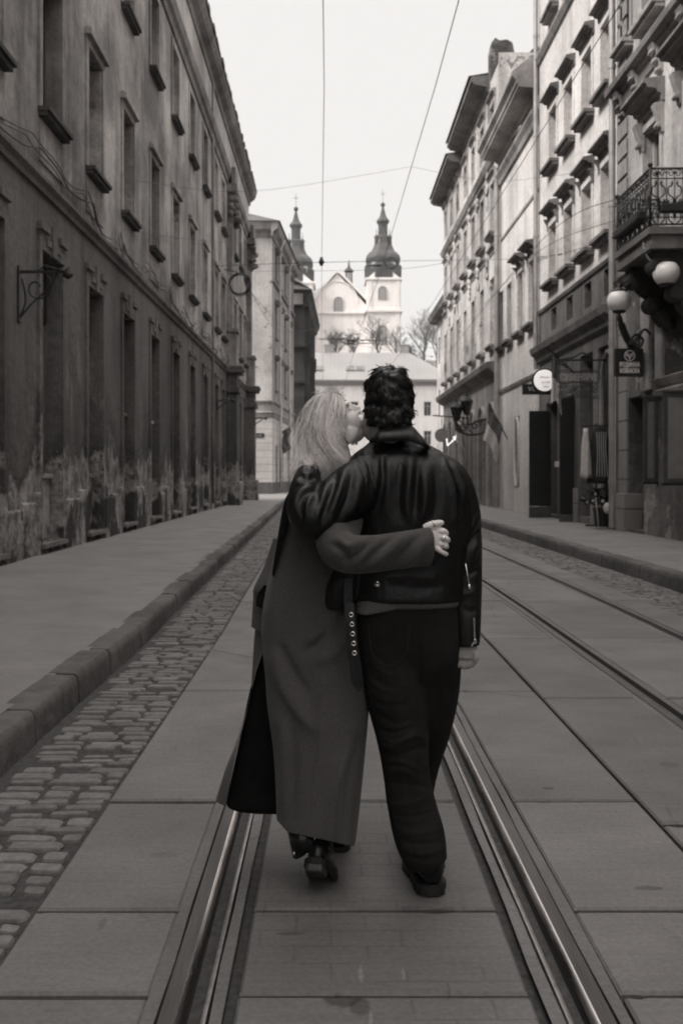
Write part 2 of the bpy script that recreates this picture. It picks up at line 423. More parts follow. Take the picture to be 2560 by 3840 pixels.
# cobbled gutters: real setts
def cobbles(name, f0, f1, y0, y1, sz):
    vs, fs, cv = [], [], []
    y = y0
    while y < y1:
        step = sz*random.uniform(0.78, 1.3)*(1 if y < 14 else 1.25)
        x, xe = f0(y)+random.uniform(-0.05, 0.02), f1(y)
        while x < xe-0.05:
            w = random.uniform(0.13, 0.26)
            w = min(w, xe-x)
            if w < 0.05: break
            g = random.uniform(.006, .014)
            if random.random() > 0.05:
                h = random.uniform(-0.024, -0.012); col = random.uniform(0.75, 1.15)
                sk = random.uniform(-.007, .007)
                n = 16; ring0, ring1, ring2 = [], [], []
                hw, hd = w/2-g, step/2-g*.92
                for k in range(n):
                    a = 2*math.pi*(k+0.5)/n
                    cx, cy = math.cos(a), math.sin(a)
                    e = 0.36
                    ux = math.copysign(abs(cx)**e, cx)*hw*random.uniform(.92, 1.02); uy = math.copysign(abs(cy)**e, cy)*hd*random.uniform(.9, 1.04)
                    px, py = x+w/2+ux, y+step/2+uy+sk*ux/hw
                    zz = zg(py)
                    ring0.append((px, py, zz-0.055)); ring1.append((px, py, zz+h-0.009))
                    ring2.append((x+w/2+ux*.9, y+step/2+uy*.84+sk*ux/hw, zz+h))
                b = len(vs); vs += ring0+ring1+ring2+[(x+w/2, y+step/2, zg(y)+h+.0015)]
                for q in (0, n):
                    fs += [(b+q+k, b+q+(k+1) % n, b+q+n+(k+1) % n, b+q+n+k) for k in range(n)]
                fs += [(b+2*n+k, b+2*n+(k+1) % n, b+3*n) for k in range(n)]
                cv += [col]*(3*n+1)
            x += w
        y += step
    mb = MB(); mb.v = vs; mb.f = fs
    o = mb.build(name, M['cobble'], smooth=True, auto=38)
    a = o.data.color_attributes.new('stone', 'FLOAT_COLOR', 'POINT')
    a.data.foreach_set('color', [c for v in cv for c in (v, v, v, 1)])
    return tag(o, kind='structure')
cobbles('cobbled_gutter', lambda y: kl(y)+0.07, lambda y: gut(y)-0.012, 2.2, 52, 0.086)
cobbles('cobbled_gutter', lambda y: 3.4+bend(y), lambda y: kr(y)-0.03, 6.5, 50, 0.1)
mb = MB()
strip(mb, kl, lambda y: kl(y)+0.09, -0.03); strip(mb, lambda y: kr(y)-0.06, lambda y: kr(y), -0.03)
tag(mb.build('gutter_silt', M['dirt']), kind='structure')

# kerbs: separate worn blocks in one structure each
def kerb(fx, sg, h, ys, ye, name):
    mb = MB(); y = ys
    while y < ye:
        L = random.uniform(0.75, 1.25) if y < 30 else 2.5
        n = 5; rings = []
        dz, dx = random.uniform(-.006, .006), random.uniform(-.007, .007)
        for i in range(n+1):
            yy = y+0.012+(L-0.024)*i/n
            e = 0.012 if i in (0, n) else 0.0
            x = fx(yy)+dx+random.uniform(-.006, .006)
            w = 0.19
            pr = [(-0.006, -0.06), (0.0, h*.6), (0.008, h-0.02), (0.026, h-0.003), (w, h)]
            rings.append([(x+sg*(a+e*.6), yy, zg(yy)+b+dz-(e*.6 if b > .05 else 0)+random.uniform(-.003, .003)) for a, b in pr]+[(x+sg*w, yy, zg(yy)-0.1)])
        mb.loft(rings); y += L
    return tag(mb.build(name, M['kerb'], smooth=True, auto=40), kind='structure')
kerb(kl, -1, 0.155, 2.0, 68, 'kerb')
kerb(kr, 1, 0.175, 5.0, 58, 'kerb')

# pavements, gently falling toward the kerbs
def pave(name, f0, f1, z0, z1, ys):
    mb = MB(); rings = []
    for y in ys:
        a, b = f0(y), f1(y)
        rings.append([(a+(b-a)*t, y, zg(y)+z0+(z1-z0)*t+0.006*mnoise.noise((a+(b-a)*t, y*.7, 3))) for t in [i/6 for i in range(7)]])
    mb.loft(rings, False, False)
    return tag(mb.build(name, M['asphalt'], smooth=True), kind='structure')
ysd = [i*0.6 for i in range(-4, 50)]+[y for y in YS if y > 29]
pave('pavement', lambda y: kl(y)-0.15, lambda y: -4.6 if y < 51 else -14, 0.15, 0.2, ysd)
pave('pavement', lambda y: kr(y)+0.15, lambda y: 6.9, 0.16, 0.2, ysd)
# ================================================================ buildings: helpers
class Fac:
    """facade frame: u along the wall, d outward, z up"""
    def __init__(s, o, ud, nd): s.o = Vector(o); s.u = Vector(ud).normalized(); s.n = Vector(nd).normalized()
    def p(s, u, d, z): return tuple(s.o+s.u*u+s.n*d+Vector((0, 0, z)))
    def box(s, mb, u0, u1, z0, z1, d0, d1):
        mb.add([s.p(u, d, z) for z in (z0, z1) for u, d in ((u0, d0), (u1, d0), (u1, d1), (u0, d1))],
               [(0,3,2,1),(4,5,6,7),(0,1,5,4),(1,2,6,5),(2,3,7,6),(3,0,4,7)]); return mb
    def mould(s, mb, u0, u1, prof):
        """profile [(d,z)...] swept along the wall, closed back to it"""
        return mb.loft([[s.p(u, d, z) for d, z in prof] for u in (u0, u1)])
    def wall(s, mb, u0, u1, z0, z1, ops, dep=0.28, step=None):
        us = sorted(set([u0, u1]+[a for o in ops for a in o[:2]])); zs = sorted(set([z0, z1]+[a for o in ops for a in o[2:4]]))
        for i in range(len(us)-1):
            for j in range(len(zs)-1):
                a, b, c, d = us[i], us[i+1], zs[j], zs[j+1]
                um, zm = (a+b)/2, (c+d)/2
                if any(o[0] < um < o[1] and o[2] < zm < o[3] for o in ops): continue
                mb.add([s.p(a, 0, c), s.p(b, 0, c), s.p(b, 0, d), s.p(a, 0, d)], [(0, 1, 2, 3)])
        for o in ops:
            a, b, c, d = o[:4]
            dd = o[4] if len(o) > 4 else dep
            q = [(a, c), (b, c), (b, d), (a, d)]
            mb.add([s.p(u, 0, z) for u, z in q]+[s.p(u, -dd, z) for u, z in q], [(i, (i+1) % 4, 4+(i+1) % 4, 4+i) for i in range(4)])
        return mb
def window(F, root, a, b, c, d, dep=0.26, fm='frame_dark', gm='glass', bars=(1, 1), t=0.05, name='window'):
    mb = MB()
    for u0, u1, z0, z1 in ((a, a+t, c, d), (b-t, b, c, d), (a+t, b-t, c, c+t), (a+t, b-t, d-t, d)):
        F.box(mb, u0, u1, z0, z1, -dep-0.03, -dep+0.03)
    for i in range(bars[0]):
        u = a+(b-a)*(i+1)/(bars[0]+1); F.box(mb, u-.03, u+.03, c+t, d-t, -dep-0.025, -dep+0.035)
    for i in range(bars[1]):
        z = c+(d-c)*(0.68 if bars[1] == 1 else (i+1)/(bars[1]+1)); F.box(mb, a+t, b-t, z-.03, z+.03, -dep-0.024, -dep+0.03)
    w = mb.build(name, M[fm], root)
    g = MB(); F.box(g, a+.005, b-.005, c+.005, d-.005, -dep-0.06, -dep-0.035); g.build('pane', M[gm], w)
    return w
def ledge(F, parent, name, mat, u0, u1, z, h, dp, steps=2):
    mb = MB()
    for i in range(steps):
        f = 1-i/steps*0.55
        zz = z-h*(i+1)/steps
        F.box(mb, u0+(1-f)*.08, u1-(1-f)*.08, zz+0.0008*i, zz+h/steps, 0.002, dp*f)
    return mb.build(name, M[mat], parent)

M['left_upper'] = m_plaster('left_upper', 0.43, 0.55, 0.45, 0.5)
M['left_lower'] = m_damp('left_lower', 0.165)  # dark base stands for grime and for some shade painted into this storey
M['left_frieze'] = m_plaster('left_frieze', 0.45, 0.35, 0.3, 0.3)
M['left_trim'] = m_plaster('left_trim', 0.22, 0.4, 0.4, 0.4)
M['left_sill'] = m_plaster('left_sill', 0.1, 0.4, 0.3, 0.4)
M['reveal'] = m_plaster('reveal', 0.5, 0.5, 0.2, 1.0, 0.16)

# ================================================================ left building
LX = -4.28
L1 = empty('tenement_house', (LX, 30, 0), 'long stained plaster house with blind doorways and peeling plinth along the left pavement', 'building')
F = Fac((LX, 0, 0), (0, 1, 0), (1, 0, 0))
BAY = [3.0, 6.0, 9.0, 11.85, 14.69, 17.5, 20.45, 23.6, 26.85, 30.1, 33.3, 36.6, 39.0, 43.7, 46.4, 49.0]
WD = 1.08
END = 51.6
SC1, ZB0, ZB1, ZC0, ZC1 = 5.62, 6.76, 8.9, 11.02, 12.98
upper = [(y, y+WD, ZB0, ZB1) for y in BAY]+[(y+.05, y+WD-.02, ZC0, ZC1) for y in BAY]
mb = F.wall(MB(), -12, END, SC1, 13.4, upper)
# jagged subdivision is not needed: relief comes from the plaster itself
mb.add([F.p(END, 0, SC1), F.p(END, -9, SC1), F.p(END, -9, 15.7), F.p(END, 0, 15.7)], [(0, 1, 2, 3)])
mb.build('wall', M['left_upper'], L1)
lower = [(y-.02, y+WD+.02, 0.34, 4.68, 0.24) for y in BAY]
mb = F.wall(MB(), -12, END, -0.4, SC1, lower)
mb.add([F.p(END, 0, -.4), F.p(END, -9, -.4), F.p(END, -9, SC1), F.p(END, 0, SC1)], [(0, 1, 2, 3)])
mb.build('plinth_storey', M['left_lower'], L1)
# battered stone plinth blocks between the doorways
for a, b in zip([y+WD+.12 for y in BAY[3:]], [y-.12 for y in BAY[4:]]+[END]):
    mb = MB(); u = a
    while u < b-.1:
        w = min(random.uniform(.5, .95), b-u)
        F.box(mb, u+.01, u+w-.01, -.3, 0.95+random.uniform(-.12, .16), -0.05, random.uniform(.035, .075)); u += w
    mb.build('plinth_stone', M['left_lower'], L1, bevel=0.03)
for k, y in enumerate(BAY):
    if y < 9 and y != 9.0: pass
    # first and second floor windows
    for z0, z1, hood in ((ZB0, ZB1, True), (ZC0, ZC1, False)):
        if y < 11 and z0 < 10: 
            pass
        w = window(F, L1, y+(.05 if not hood else 0), y+WD-(.02 if not hood else 0), z0, z1, 0.27)
        ledge(F, w, 'sill', 'left_sill', y-.14, y+WD+.12, z0, 0.13, 0.18, 2)
        mb = MB()
        for u0, u1, za, zb in ((y-.16, y-.003, z0, z1+.14), (y+WD+.003, y+WD+.15, z0, z1+.14), (y-.003, y+WD+.003, z1+.004, z1+.14)):
            F.box(mb, u0, u1, za, zb, 0.001, 0.035)
        if hood:
            F.box(mb, y-.2, y+WD+.18, z1+.14, z1+.24, 0.001, 0.12); F.box(mb, y-.16, y+WD+.14, z1+.24, z1+.29, 0.001, 0.07)
            F.box(mb, y-.1, y+WD+.08, z0-.78, z0-.175, 0.001, 0.022)      # sunk apron panel
        mb.build('surround', M['left_upper'], w)
        if hood and k % 3 != 1:
            mb = MB(); F.box(mb, y+WD-.025, y+WD-.001, z0+.01, z1-.01, -.24, -.003); mb.build('rough_reveal', M['reveal'], w)
    # blind doorway of the ground floor
    mb = MB(); F.box(mb, y-.02, y+WD+.02, .34, 4.68, -.3, -.235)
    dw = mb.build('doorway', M['left_lower'], L1)
    mb = MB(); F.box(mb, y+.06, y+WD-.06, 3.72, 4.6, -.234, -.2); mb.build('transom', M['black_paint'], dw)
    mb = MB(); zt = random.choice([2.45, 2.6, 1.3, 3.1]); F.box(mb, y+.08, y+WD-.08, .36, zt, -.234, -.15); F.box(mb, y+.03, y+WD-.03, zt, zt+.07, -.234, -.1)
    mb.build('infill', M['reveal'] if k % 3 == 1 else M['left_lower'], dw, bevel=.01)
    mb = MB(); F.box(mb, y-.1, y+WD+.1, .27, .335, -.2, .1); mb.build('threshold', M['zinc_dark'], dw)
    mb = MB()
    for u0, u1, za, zb, dd in ((y-.17, y-.024, .34, 4.95, .04), (y+WD+.024, y+WD+.17, .34, 4.95, .04), (y-.024, y+WD+.024, 4.684, 4.95, .04),
                            (y-.2, y+.22, 4.95, 5.06, .085), (y+WD-.22, y+WD+.2, 4.95, 5.06, .085), (y+WD/2-.12, y+WD/2+.12, 4.66, 5.12, .075), (y+.16, y+WD-.16, 4.78, 4.88, .06)):
        F.box(mb, u0, u1, za, zb, 0.001, dd)
    mb.build('surround', M['left_lower'], dw)
# string course, entablature, eave
mb = MB(); F.mould(mb, -12, END+.04, [(0, 5.52), (.05, 5.52), (.06, 5.6), (.12, 5.66), (.12, 5.72), (.03, 5.78), (0, 5.78)]); mb.build('string_course', M['left_lower'], L1)
mb = MB(); F.mould(mb, -12, END+.1, [(0, 13.3), (.06, 13.3), (.08, 13.5), (.16, 13.58), (.2, 13.8), (.2, 13.88), (.04, 13.95), (0, 13.95)]); mb.build('architrave', M['left_trim'], L1)
mb = MB(); F.box(mb, -12, END, 13.95, 15.5, -.1, .03); mb.build('frieze', M['left_frieze'], L1)
mb = MB()
F.mould(mb, -12, END+.25, [(0, 15.3), (.08, 15.3), (.12, 15.5), (.3, 15.62), (.4, 15.8), (.4, 15.95), (0, 15.95)]); mb.build('cornice', M['left_trim'], L1)
mb = MB(); y = -12
while y < END+.2:
    F.box(mb, y, y+.33, 15.955+random.uniform(0, .02), 16.1+random.uniform(-.02, .03), -.4, .43+random.uniform(-.02, .05)); y += .34
mb.add([F.p(-12, .3, 16.08), F.p(END+.3, .3, 16.08), F.p(END+.3, -6, 19.5), F.p(-12, -6, 19.5)], [(0, 1, 2, 3)])
mb.build('roof', M['roof'], L1)
# pilasters of the two pavilions near the far end
for yc in (41.4, 50.9):
    mb = MB()
    F.box(mb, yc-.62, yc+.62, -.3, 1.05, .003, .56); F.box(mb, yc-.5, yc+.5, 1.05, 4.7, .003, .42); F.box(mb, yc-.62, yc+.62, 4.7, 4.95, .003, .52); F.box(mb, yc-.5, yc+.5, 4.95, 5.5, .003, .42)
    F.box(mb, yc-.7, yc+.7, 5.5, 5.62, .003, .6); F.box(mb, yc-.62, yc+.62, 5.62, 5.8, .003, .66)
    p = mb.build('pilaster', M['left_lower'], L1, bevel=.03)
    mb = MB(); F.box(mb, yc-.45, yc+.45, 5.8, 7.2, .003, .4); F.box(mb, yc-.52, yc+.52, 7.2, 7.36, .003, .46); F.box(mb, yc-.36, yc+.36, 7.36, 11.7, .003, .24); mb.build('shaft', M['left_upper'], p, bevel=.02)
    mb = MB()
    for i in range(26):
        c = F.p(yc+random.uniform(-.42, .42), random.uniform(.15, .42), random.uniform(11.75, 13.1)); mb.ball(c, (random.uniform(.08, .16),)*3, 8, 6)
    F.box(mb, yc-.5, yc+.5, 13.0, 13.3, .003, .42); F.box(mb, yc-.3, yc+.3, 11.7, 13.0, .003, .25)
    mb.build('capital', M['left_trim'], p)
    mb = MB(); F.box(mb, yc-.5, yc+.5, 13.28, 13.98, .205, .36); mb.build('entablature_block', M['left_trim'], p)
mb = MB(); mb.tube([F.p(35.6, .07, z) for z in (15.4, 12, 9, 6, 3, .3)], .045, 8); mb.build('downpipe', M['zinc_dark'], L1, True)

# cables looped along the string course
mb = MB()
for (dz, r, ph) in ((0.0, .015, 0), (0.1, .01, .4), (-0.03, .009, .7)):
    pts = []
    for i in range(0, 200):
        y = 10+i*.16; t = ((y+ph)/2.9) % 1
        pts.append(F.p(y, .09+.04*math.sin(y*3+ph), 6.12+dz-0.30*4*t*(1-t)*(1+.5*math.sin(y*.7+ph))))
    mb.tube(pts, r, 5)
tag(mb.build('wall_cable', M['left_trim'], None, True), 'slack cables looped along the string course of the left house', 'cable')
mb = MB()
for q in range(5):
    rr = .40+random.uniform(-.03, .03); cx, cz = -3.66+random.uniform(-.03, .03), 9.0+random.uniform(-.03, .03)
    mb.tube([(cx+rr*math.cos(2*math.pi*i/40), 40+.05*q+.03*math.sin(i), cz+rr*math.sin(2*math.pi*i/40)) for i in range(41)], .018, 5)
mb.tube([(-3.66, 40.1, 9.38), (-3.8, 40.1, 9.5), (-4.27, 40.1, 9.6)], .02, 5)
tag(mb.build('cable_coil', M['cable'], None, True), 'coil of spare black cable hanging off the left house', 'cable')

# iron lamp bracket on the near left wall
lb = empty('lamp_bracket', (LX, 13.64, 3.9), 'wrought iron lamp bracket with scroll and bare crossbar on the near left wall', 'bracket')
mb = MB(); F.box(mb, 13.58, 13.70, 3.45, 4.22, .001, .03); mb.build('wall_plate', M['iron'], lb)
mb = MB()
sp = [F.p(13.64, .26+ (.03+.026*a)*math.cos(a*1.0), 3.93+(.03+.026*a)*math.sin(a*1.0)) for a in [i*.3 for i in range(26)]]
mb.tube(sp, .013, 6)
mb.tube(crom([F.p(13.64, .02, 3.5), F.p(13.64, .1, 3.75), F.p(13.64, .05, 4.05)], 6), .014, 6)
mb.tube(crom([F.p(13.64, .03, 3.52), F.p(13.64, .2, 3.72), F.p(13.64, .45, 3.95), F.p(13.64, .52, 4.12)], 6), .013, 6)
mb.build('scroll', M['iron'], lb, True)
mb = MB(); F.box(mb, 13.62, 13.66, 4.12, 4.16, .0, .72); mb.tube([F.p(13.64, .28, 4.16), F.p(13.64, .36, 4.23), F.p(13.64, .52, 4.18)], .012, 6)
mb.tube([F.p(13.64, .42, 4.14), F.p(13.64, .56, 3.92), F.p(13.64, .62, 4.15), F.p(13.64, .7, 4.2)], .01, 6); mb.build('crossbar', M['iron'], lb)
mb = MB(); mb.ball(F.p(13.64, .68, 4.1), (.07, .05, .06), 10, 8); mb.lathe([(.01, 0), (.05, .03), (.035, .07), (.06, .1)], F.p(13.64, .58, 4.13), 10); mb.build('finial', M['iron'], lb)

# smaller lamp brackets farther along the same wall
for i, (y, z, lab) in enumerate(((37.5, 4.1, 'small dark lamp bracket beside the first pavilion pier of the left house'), (49.9, 4.1, 'small dark lamp bracket beside the end pier of the left house'))):
    mb = MB(); F.box(mb, y-.05, y+.05, z-.35, z+.2, .44 if y > 49 else .001, .47 if y > 49 else .04)
    o = .45 if y > 49 else 0
    mb.tube(crom([F.p(y, o, z), F.p(y, o+.3, z+.06), F.p(y, o+.55, z), F.p(y, o+.62, z+.1)], 5), .03, 6); mb.tube(crom([F.p(y, o, z-.3), F.p(y, o+.2, z-.15), F.p(y, o+.4, z)], 5), .025, 6); mb.ball(F.p(y, o+.58, z+.03), .07, 8, 6)
    tag(mb.build('lamp_bracket', M['iron'], None, True), lab, 'bracket')

# ================================================================ pale corner house beyond the side street
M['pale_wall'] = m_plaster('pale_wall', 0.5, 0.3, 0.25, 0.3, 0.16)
M['pale_ashlar'] = m_ashlar('pale_ashlar', 0.42, 0.5)
M['pale_trim'] = m_plaster('pale_trim', 0.3, 0.3, 0.35, 0.3)
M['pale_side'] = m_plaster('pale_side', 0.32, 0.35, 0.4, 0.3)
CY = 70.0
cor = Vector((-4.13, CY, 0)); sd = Vector((0.055, 1, 0)).normalized()
L2 = empty('corner_house', (-4.13, CY, zg(CY)), 'pale corner house with peeling brick patches and white downpipes beyond the left side street', 'building')
Ff = Fac((-4.13, CY, 0), (-1, 0, 0), (0, -1, 0))
Fs = Fac(cor, sd, (sd.y, -sd.x, 0))
LS = 16.5
mb = Ff.wall(MB(), 0, 12, 6.5, 18.2, []); mb.build('wall', M['pale_wall'], L2)
ops = [(u, u+1.0, z0, z1) for u in (2.0, 5.2, 8.6, 12.2) for z0, z1 in ((7.4, 9.6), (11.2, 13.6), (15.4, 17.4))]
mb = Fs.wall(MB(), 0, LS, 6.5, 18.2, ops, .25); mb.build('street_wall', M['pale_side'], L2)
for o in ops:
    w = window(Fs, L2, *o[:4], dep=.24)
    ledge(Fs, w, 'hood', 'left_trim', o[0]-.2, o[1]+.2, o[3]+.3, .3, .32, 2)
    ledge(Fs, w, 'sill', 'left_trim', o[0]-.1, o[1]+.1, o[2], .12, .15, 1)
mb = Ff.wall(MB(), 0, 12, .75, 5.35, []); Fs.wall(mb, 0, LS, .75, 5.35, [(2.2, 3.6, .76, 3.4, .3), (6.5, 8, .76, 3.4, .3), (11, 12.4, .76, 3.4, .3)]); mb.build('ground_storey', M['pale_ashlar'], L2)
for u in (2.2, 6.5, 11):
    mb = MB(); Fs.box(mb, u, u+1.4, .3, 3.4, -.34, -.28); mb.build('door', M['wood_dark'], L2)
mb = MB(); Ff.box(mb, -.05, 12, -.6, .75, -.2, .05); Fs.box(mb, 0.055, LS, -.6, .75, -.2, .05); mb.build('plinth', M['left_sill'], L2)
mb = MB()
for FF, e in ((Ff, 12), (Fs, LS)): FF.mould(mb, 0, e, [(0, 5.35), (.06, 5.35), (.1, 5.6), (.16, 5.66), (.02, 5.75), (.02, 6.3), (.14, 6.4), (.16, 6.5), (0, 6.56)])
mb.build('belt_course', M['pale_trim'], L2)
mb = MB()
for FF, e in ((Ff, 12), (Fs, LS)): FF.mould(mb, -.5 if FF is Fs else -.45, e, [(0, 18.0), (.08, 18.0), (.12, 18.3), (.4, 18.5), (.5, 18.85), (.5, 19.0), (0, 19.0)])
mb.build('cornice', M['pale_trim'], L2)
Fs.box(mb := MB(), 0, LS, 14.9, 15.15, .002, .14); mb.build('string_course', M['left_trim'], L2)
mb = MB(); mb.add([Ff.p(-.6, .6, 19.02), Ff.p(12, .6, 19.02), Ff.p(12, -5, 21.5), Ff.p(4.5, -5, 21.5)], [(0, 1, 2, 3)])
mb.add([Fs.p(-.55, .62, 19.02), Fs.p(LS, .62, 19.02), Fs.p(LS, -5, 21.5), Fs.p(4.5, -5, 21.5)], [(0, 1, 2, 3)]); mb.build('roof', M['roof'], L2)
for u in (3.6, 10.6):
    mb = MB(); mb.tube([Fs.p(u, .5, 18.6), Fs.p(u, .32, 18.2), Fs.p(u, .2, 17.8)]+[Fs.p(u, .2, z) for z in (12, 6.9)]+[Fs.p(u, .28, 6.2), Fs.p(u, .22, 5), Fs.p(u, .22, .3)], .09, 8); mb.build('downpipe', M['frame_pale'], L2, True)
mb = MB(); Ff.box(mb, .55, 2.9, 3.9, 4.2, .003, .04)
ss = tag(mb.build('street_sign', M['black_paint']), 'narrow dark street nameplate on the pale corner house', 'sign')
mb = MB()
for i in range(13): Ff.box(mb, .75+i*.15, .83+i*.15, 3.98, 4.08+.04*(i % 3 == 0), .041, .045)
mb.build('lettering', M['pale_trim'], ss)
# draped flag on the corner house
mb = MB()
for i in range(1): mb.tube([Fs.p(4.2, .1, 3.3), Fs.p(4.0, .9, 4.9)], .025, 6)
fl = tag(mb.build('flag', M['iron']), 'dark drooping flag on the pole of the pale corner house', 'flag')
mb = MB(); rings = []
for i in range(9):
    t = i/8; rings.append([Fs.p(4.05+.1*math.sin(t*9+j), .85-.6*t+.12*math.sin(j*1.4), 4.85-.35*t-.28*j) for j in range(7)])
mb.loft(rings, False, False); mb.build('flag_cloth', M['cloth_mid'], fl, True)

# ================================================================ dark projecting house next to it
M['soot'] = m_plaster('soot', 0.065, 0.5, 0.4, 0.4)
M['soot_pale'] = m_plaster('soot_pale', 0.4, 0.4, 0.4, 0.4)
L3 = empty('dark_house', (-2.35, 88, zg(88)), 'soot black house with heavy carved cornice jutting beyond the pale corner house', 'building')
Ff = Fac((-2.35, 88, 0), (-1, 0, 0), (0, -1, 0)); Fs = Fac((-2.35, 88, 0), (0.022, 1, 0), (1, -.022, 0))
mb = Ff.wall(MB(), 0, 8, -.6, 17, []); ops = [(u, u+1.1, z, z+2) for u in (2, 6, 10, 14, 18) for z in (2, 6.4, 10.2, 13.6)]; Fs.wall(mb, 0, 22, -.6, 17, ops, .3); mb.build('wall', M['soot'], L3)
for o in ops: window(Fs, L3, *o[:4], dep=.28)
mb = MB()
for FF, e in ((Ff, 8), (Fs, 22)):
    FF.mould(mb, 0 if FF is Ff else -.5, e, [(0, 16.2), (.1, 16.2), (.12, 16.5), (.35, 16.7), (.45, 17.1), (.62, 17.3), (.62, 17.5), (0, 17.55)])
    for z in (12.4, 9.2, 5.1): FF.mould(mb, 0, e, [(0, z), (.25, z+.15), (.3, z+.4), (0, z+.45)])
mb.build('cornice', M['soot'], L3)
mb = MB(); Ff.box(mb, .1, 1.1, 16.25, 17.25, .5, .56); mb.build('cornice_return', M['soot_pale'], L3)
for u in (.4, 3.6, 8, 13):
    mb = MB(); Fs.box(mb, u, u+.5, 5.6, 16.2, .01, .45)
    for i in range(5): mb.ball(Fs.p(u+.25, .4, 12.9-i*.18), (.22, .22, .2), 8, 6)
    mb.build('pilaster', M['soot'], L3)
mb = MB(); mb.add([Fs.p(-.6, .7, 17.56), Fs.p(22, .7, 17.56), Fs.p(22, -5, 21), Fs.p(2, -5, 21)], [(0, 1, 2, 3)]); mb.add([Ff.p(-.65, .7, 17.56), Ff.p(8, .7, 17.56), Ff.p(8, -5, 20.5), Ff.p(2, -5, 20.5)], [(0, 1, 2, 3)]); mb.build('roof', M['roof'], L3)
mb = MB(); mb.tube(crom([Ff.p(1.2, .6, 17.2), Ff.p(1.4, .5, 15.8), Ff.p(2.0, .3, 14.8), Ff.p(2.05, .2, 12), Ff.p(1.7, .35, 11), Ff.p(2, .2, 10), Ff.p(2.1, .2, 2)], 4), .11, 8); mb.build('downpipe', M['zinc_dark'], L3, True)
# ================================================================ right-hand houses
RX = 6.25
RF = Fac((RX, 0, 0), (0, 1, 0), (-1, 0, 0))
M['r1'] = m_plaster('r1', 0.45, 0.4, 0.35, 0.3)
M['r1_rough'] = m_plaster('r1_rough', 0.2, 0.5, 0.3, 0.8, 0.3)
M['r2'] = m_plaster('r2', 0.66, 0.2, 0.25, 0.2)
M['r2_low'] = m_plaster('r2_low', 0.18, 0.35, 0.4, 0.35)
M['r3'] = m_plaster('r3', 0.64, 0.18, 0.22, 0.2)
M['r3_eave'] = m_plaster('r3_eave', 0.42, 0.4, 0.3, 0.3)
M['r4_low'] = m_plaster('r4_low', 0.34, 0.4, 0.4, 0.35)
M['r4'] = m_plaster('r4', 0.62, 0.35, 0.4, 0.35, 0.2)
M['r_trim'] = m_plaster('r_trim', 0.36, 0.4, 0.35, 0.35)
M['r_dark_trim'] = m_plaster('r_dark_trim', 0.2, 0.4, 0.35, 0.35)
M['stone'] = m_ashlar('stone', 0.25, 0.62)

def hooded(F, root, a, b, c, d, hood=None, sill=True, hp=.3, fm='frame_pale', trim='r_trim', gm='glass_pale', sur='r2', br=True):
    w = window(F, root, a, b, c, d, .2, fm, gm)
    mb = MB()
    for u0, u1, z0, z1 in ((a-.13, a-.003, c, d+.13), (b+.003, b+.13, c, d+.13), (a-.003, b+.003, d+.004, d+.13)): F.box(mb, u0, u1, z0, z1, .001, .04)
    mb.build('surround', M[sur], w)
    if sill: ledge(F, w, 'sill', trim, a-.2, b+.2, c, .16, .26, 2)
    if hood:
        mb = MB(); h = hood
        hp *= .85; F.mould(mb, a-.2, b+.2, [(.002, h-.26), (.04, h-.26), (.055, h-.15), (hp*.55, h-.13), (hp*.6, h-.09), (hp, h-.07), (hp, h-.03), (hp*.93, h), (.002, h+.05)])
        if br:
            for u in (a-.16, b+.04):
                F.mould(mb, u, u+.12, [(.002, h-.62), (.05, h-.6), (.06, h-.45), (.1, h-.36), (hp*.55, h-.262), (.002, h-.262)])
        mb.build('hood', M[trim], w)
    return w

# ---------------------------------------------------------------- nearest house with balcony
R1 = empty('balcony_house', (RX, 14, 0), 'nearest right-hand house with stone pier, carved hoods and ironwork balcony', 'building')
E1 = 21.72
o1 = [(18.85, 19.85, 5.75, 8.15), (16.3, 17.5, 5.75, 8.2), (13, 14.2, 5.75, 8.2)]
o1u = [(18.8, 19.9, 10.3, 12.9), (16.2, 17.4, 10.3, 12.9), (13, 14.2, 10.3, 12.9), (20.75, 21.25, 10.4, 12.6)]
mb = RF.wall(MB(), -10, E1, 5.35, 20, o1+o1u, .22); mb.build('wall', M['r1'], R1)
for o in o1: hooded(RF, R1, *o, hood=None, trim='r_trim', sur='r1', sill=False)
for o in o1u: hooded(RF, R1, *o, hood=o[3]+.55, hp=.4, sur='r1')
door1 = (19.9, 20.92, .22, 2.95, .35); win1 = (15.9, 18.55, 3.2, 5.1, .35)
mb = RF.wall(MB(), -10, 20.92, -.2, 5.35, [door1, win1, (11, 14, .8, 5.0, .3)]); mb.build('ground_storey', M['r1_rough'], R1)
mb = MB(); RF.box(mb, 20.93, 21.5, -.2, 5.35, -.3, .05); RF.box(mb, 20.9, 21.55, -.2, .95, -.3, .1); mb.build('stone_pier', M['stone'], R1, bevel=.015)
w = window(RF, R1, *win1[:4], dep=.33, fm='wood_dark', bars=(1, 1))
window(RF, R1, 11, 14, .8, 5, dep=.28, fm='wood_dark')
mb = MB(); RF.mould(mb, 10, 18.9, [(.002, 2.82), (.06, 2.84), (.1, 2.93), (.05, 2.98), (.1, 3.02), (.18, 3.14), (.002, 3.2)]); mb.build('sill', M['r1'], w)
for a, b in ((18.58, 18.95), (19.3, 19.86)): mb = MB(); RF.box(mb, a, b, 3.0, 5.1, .003, .09); mb.build('pier', M['r1'], R1, bevel=.02)
mb = MB(); RF.box(mb, 19.9, 20.92, .22, 2.95, -.4, -.33)
d1 = mb.build('door', M['wood_dark'], R1)
mb = MB()
for z0, z1 in ((.35, 1.0), (1.1, 2.75)):
    for a, b in ((19.98, 20.38), (20.44, 20.84)): RF.box(mb, a, b, z0, z1, -.329, -.31)
mb.build('door_panel', M['frame_dark'], d1, bevel=.008)
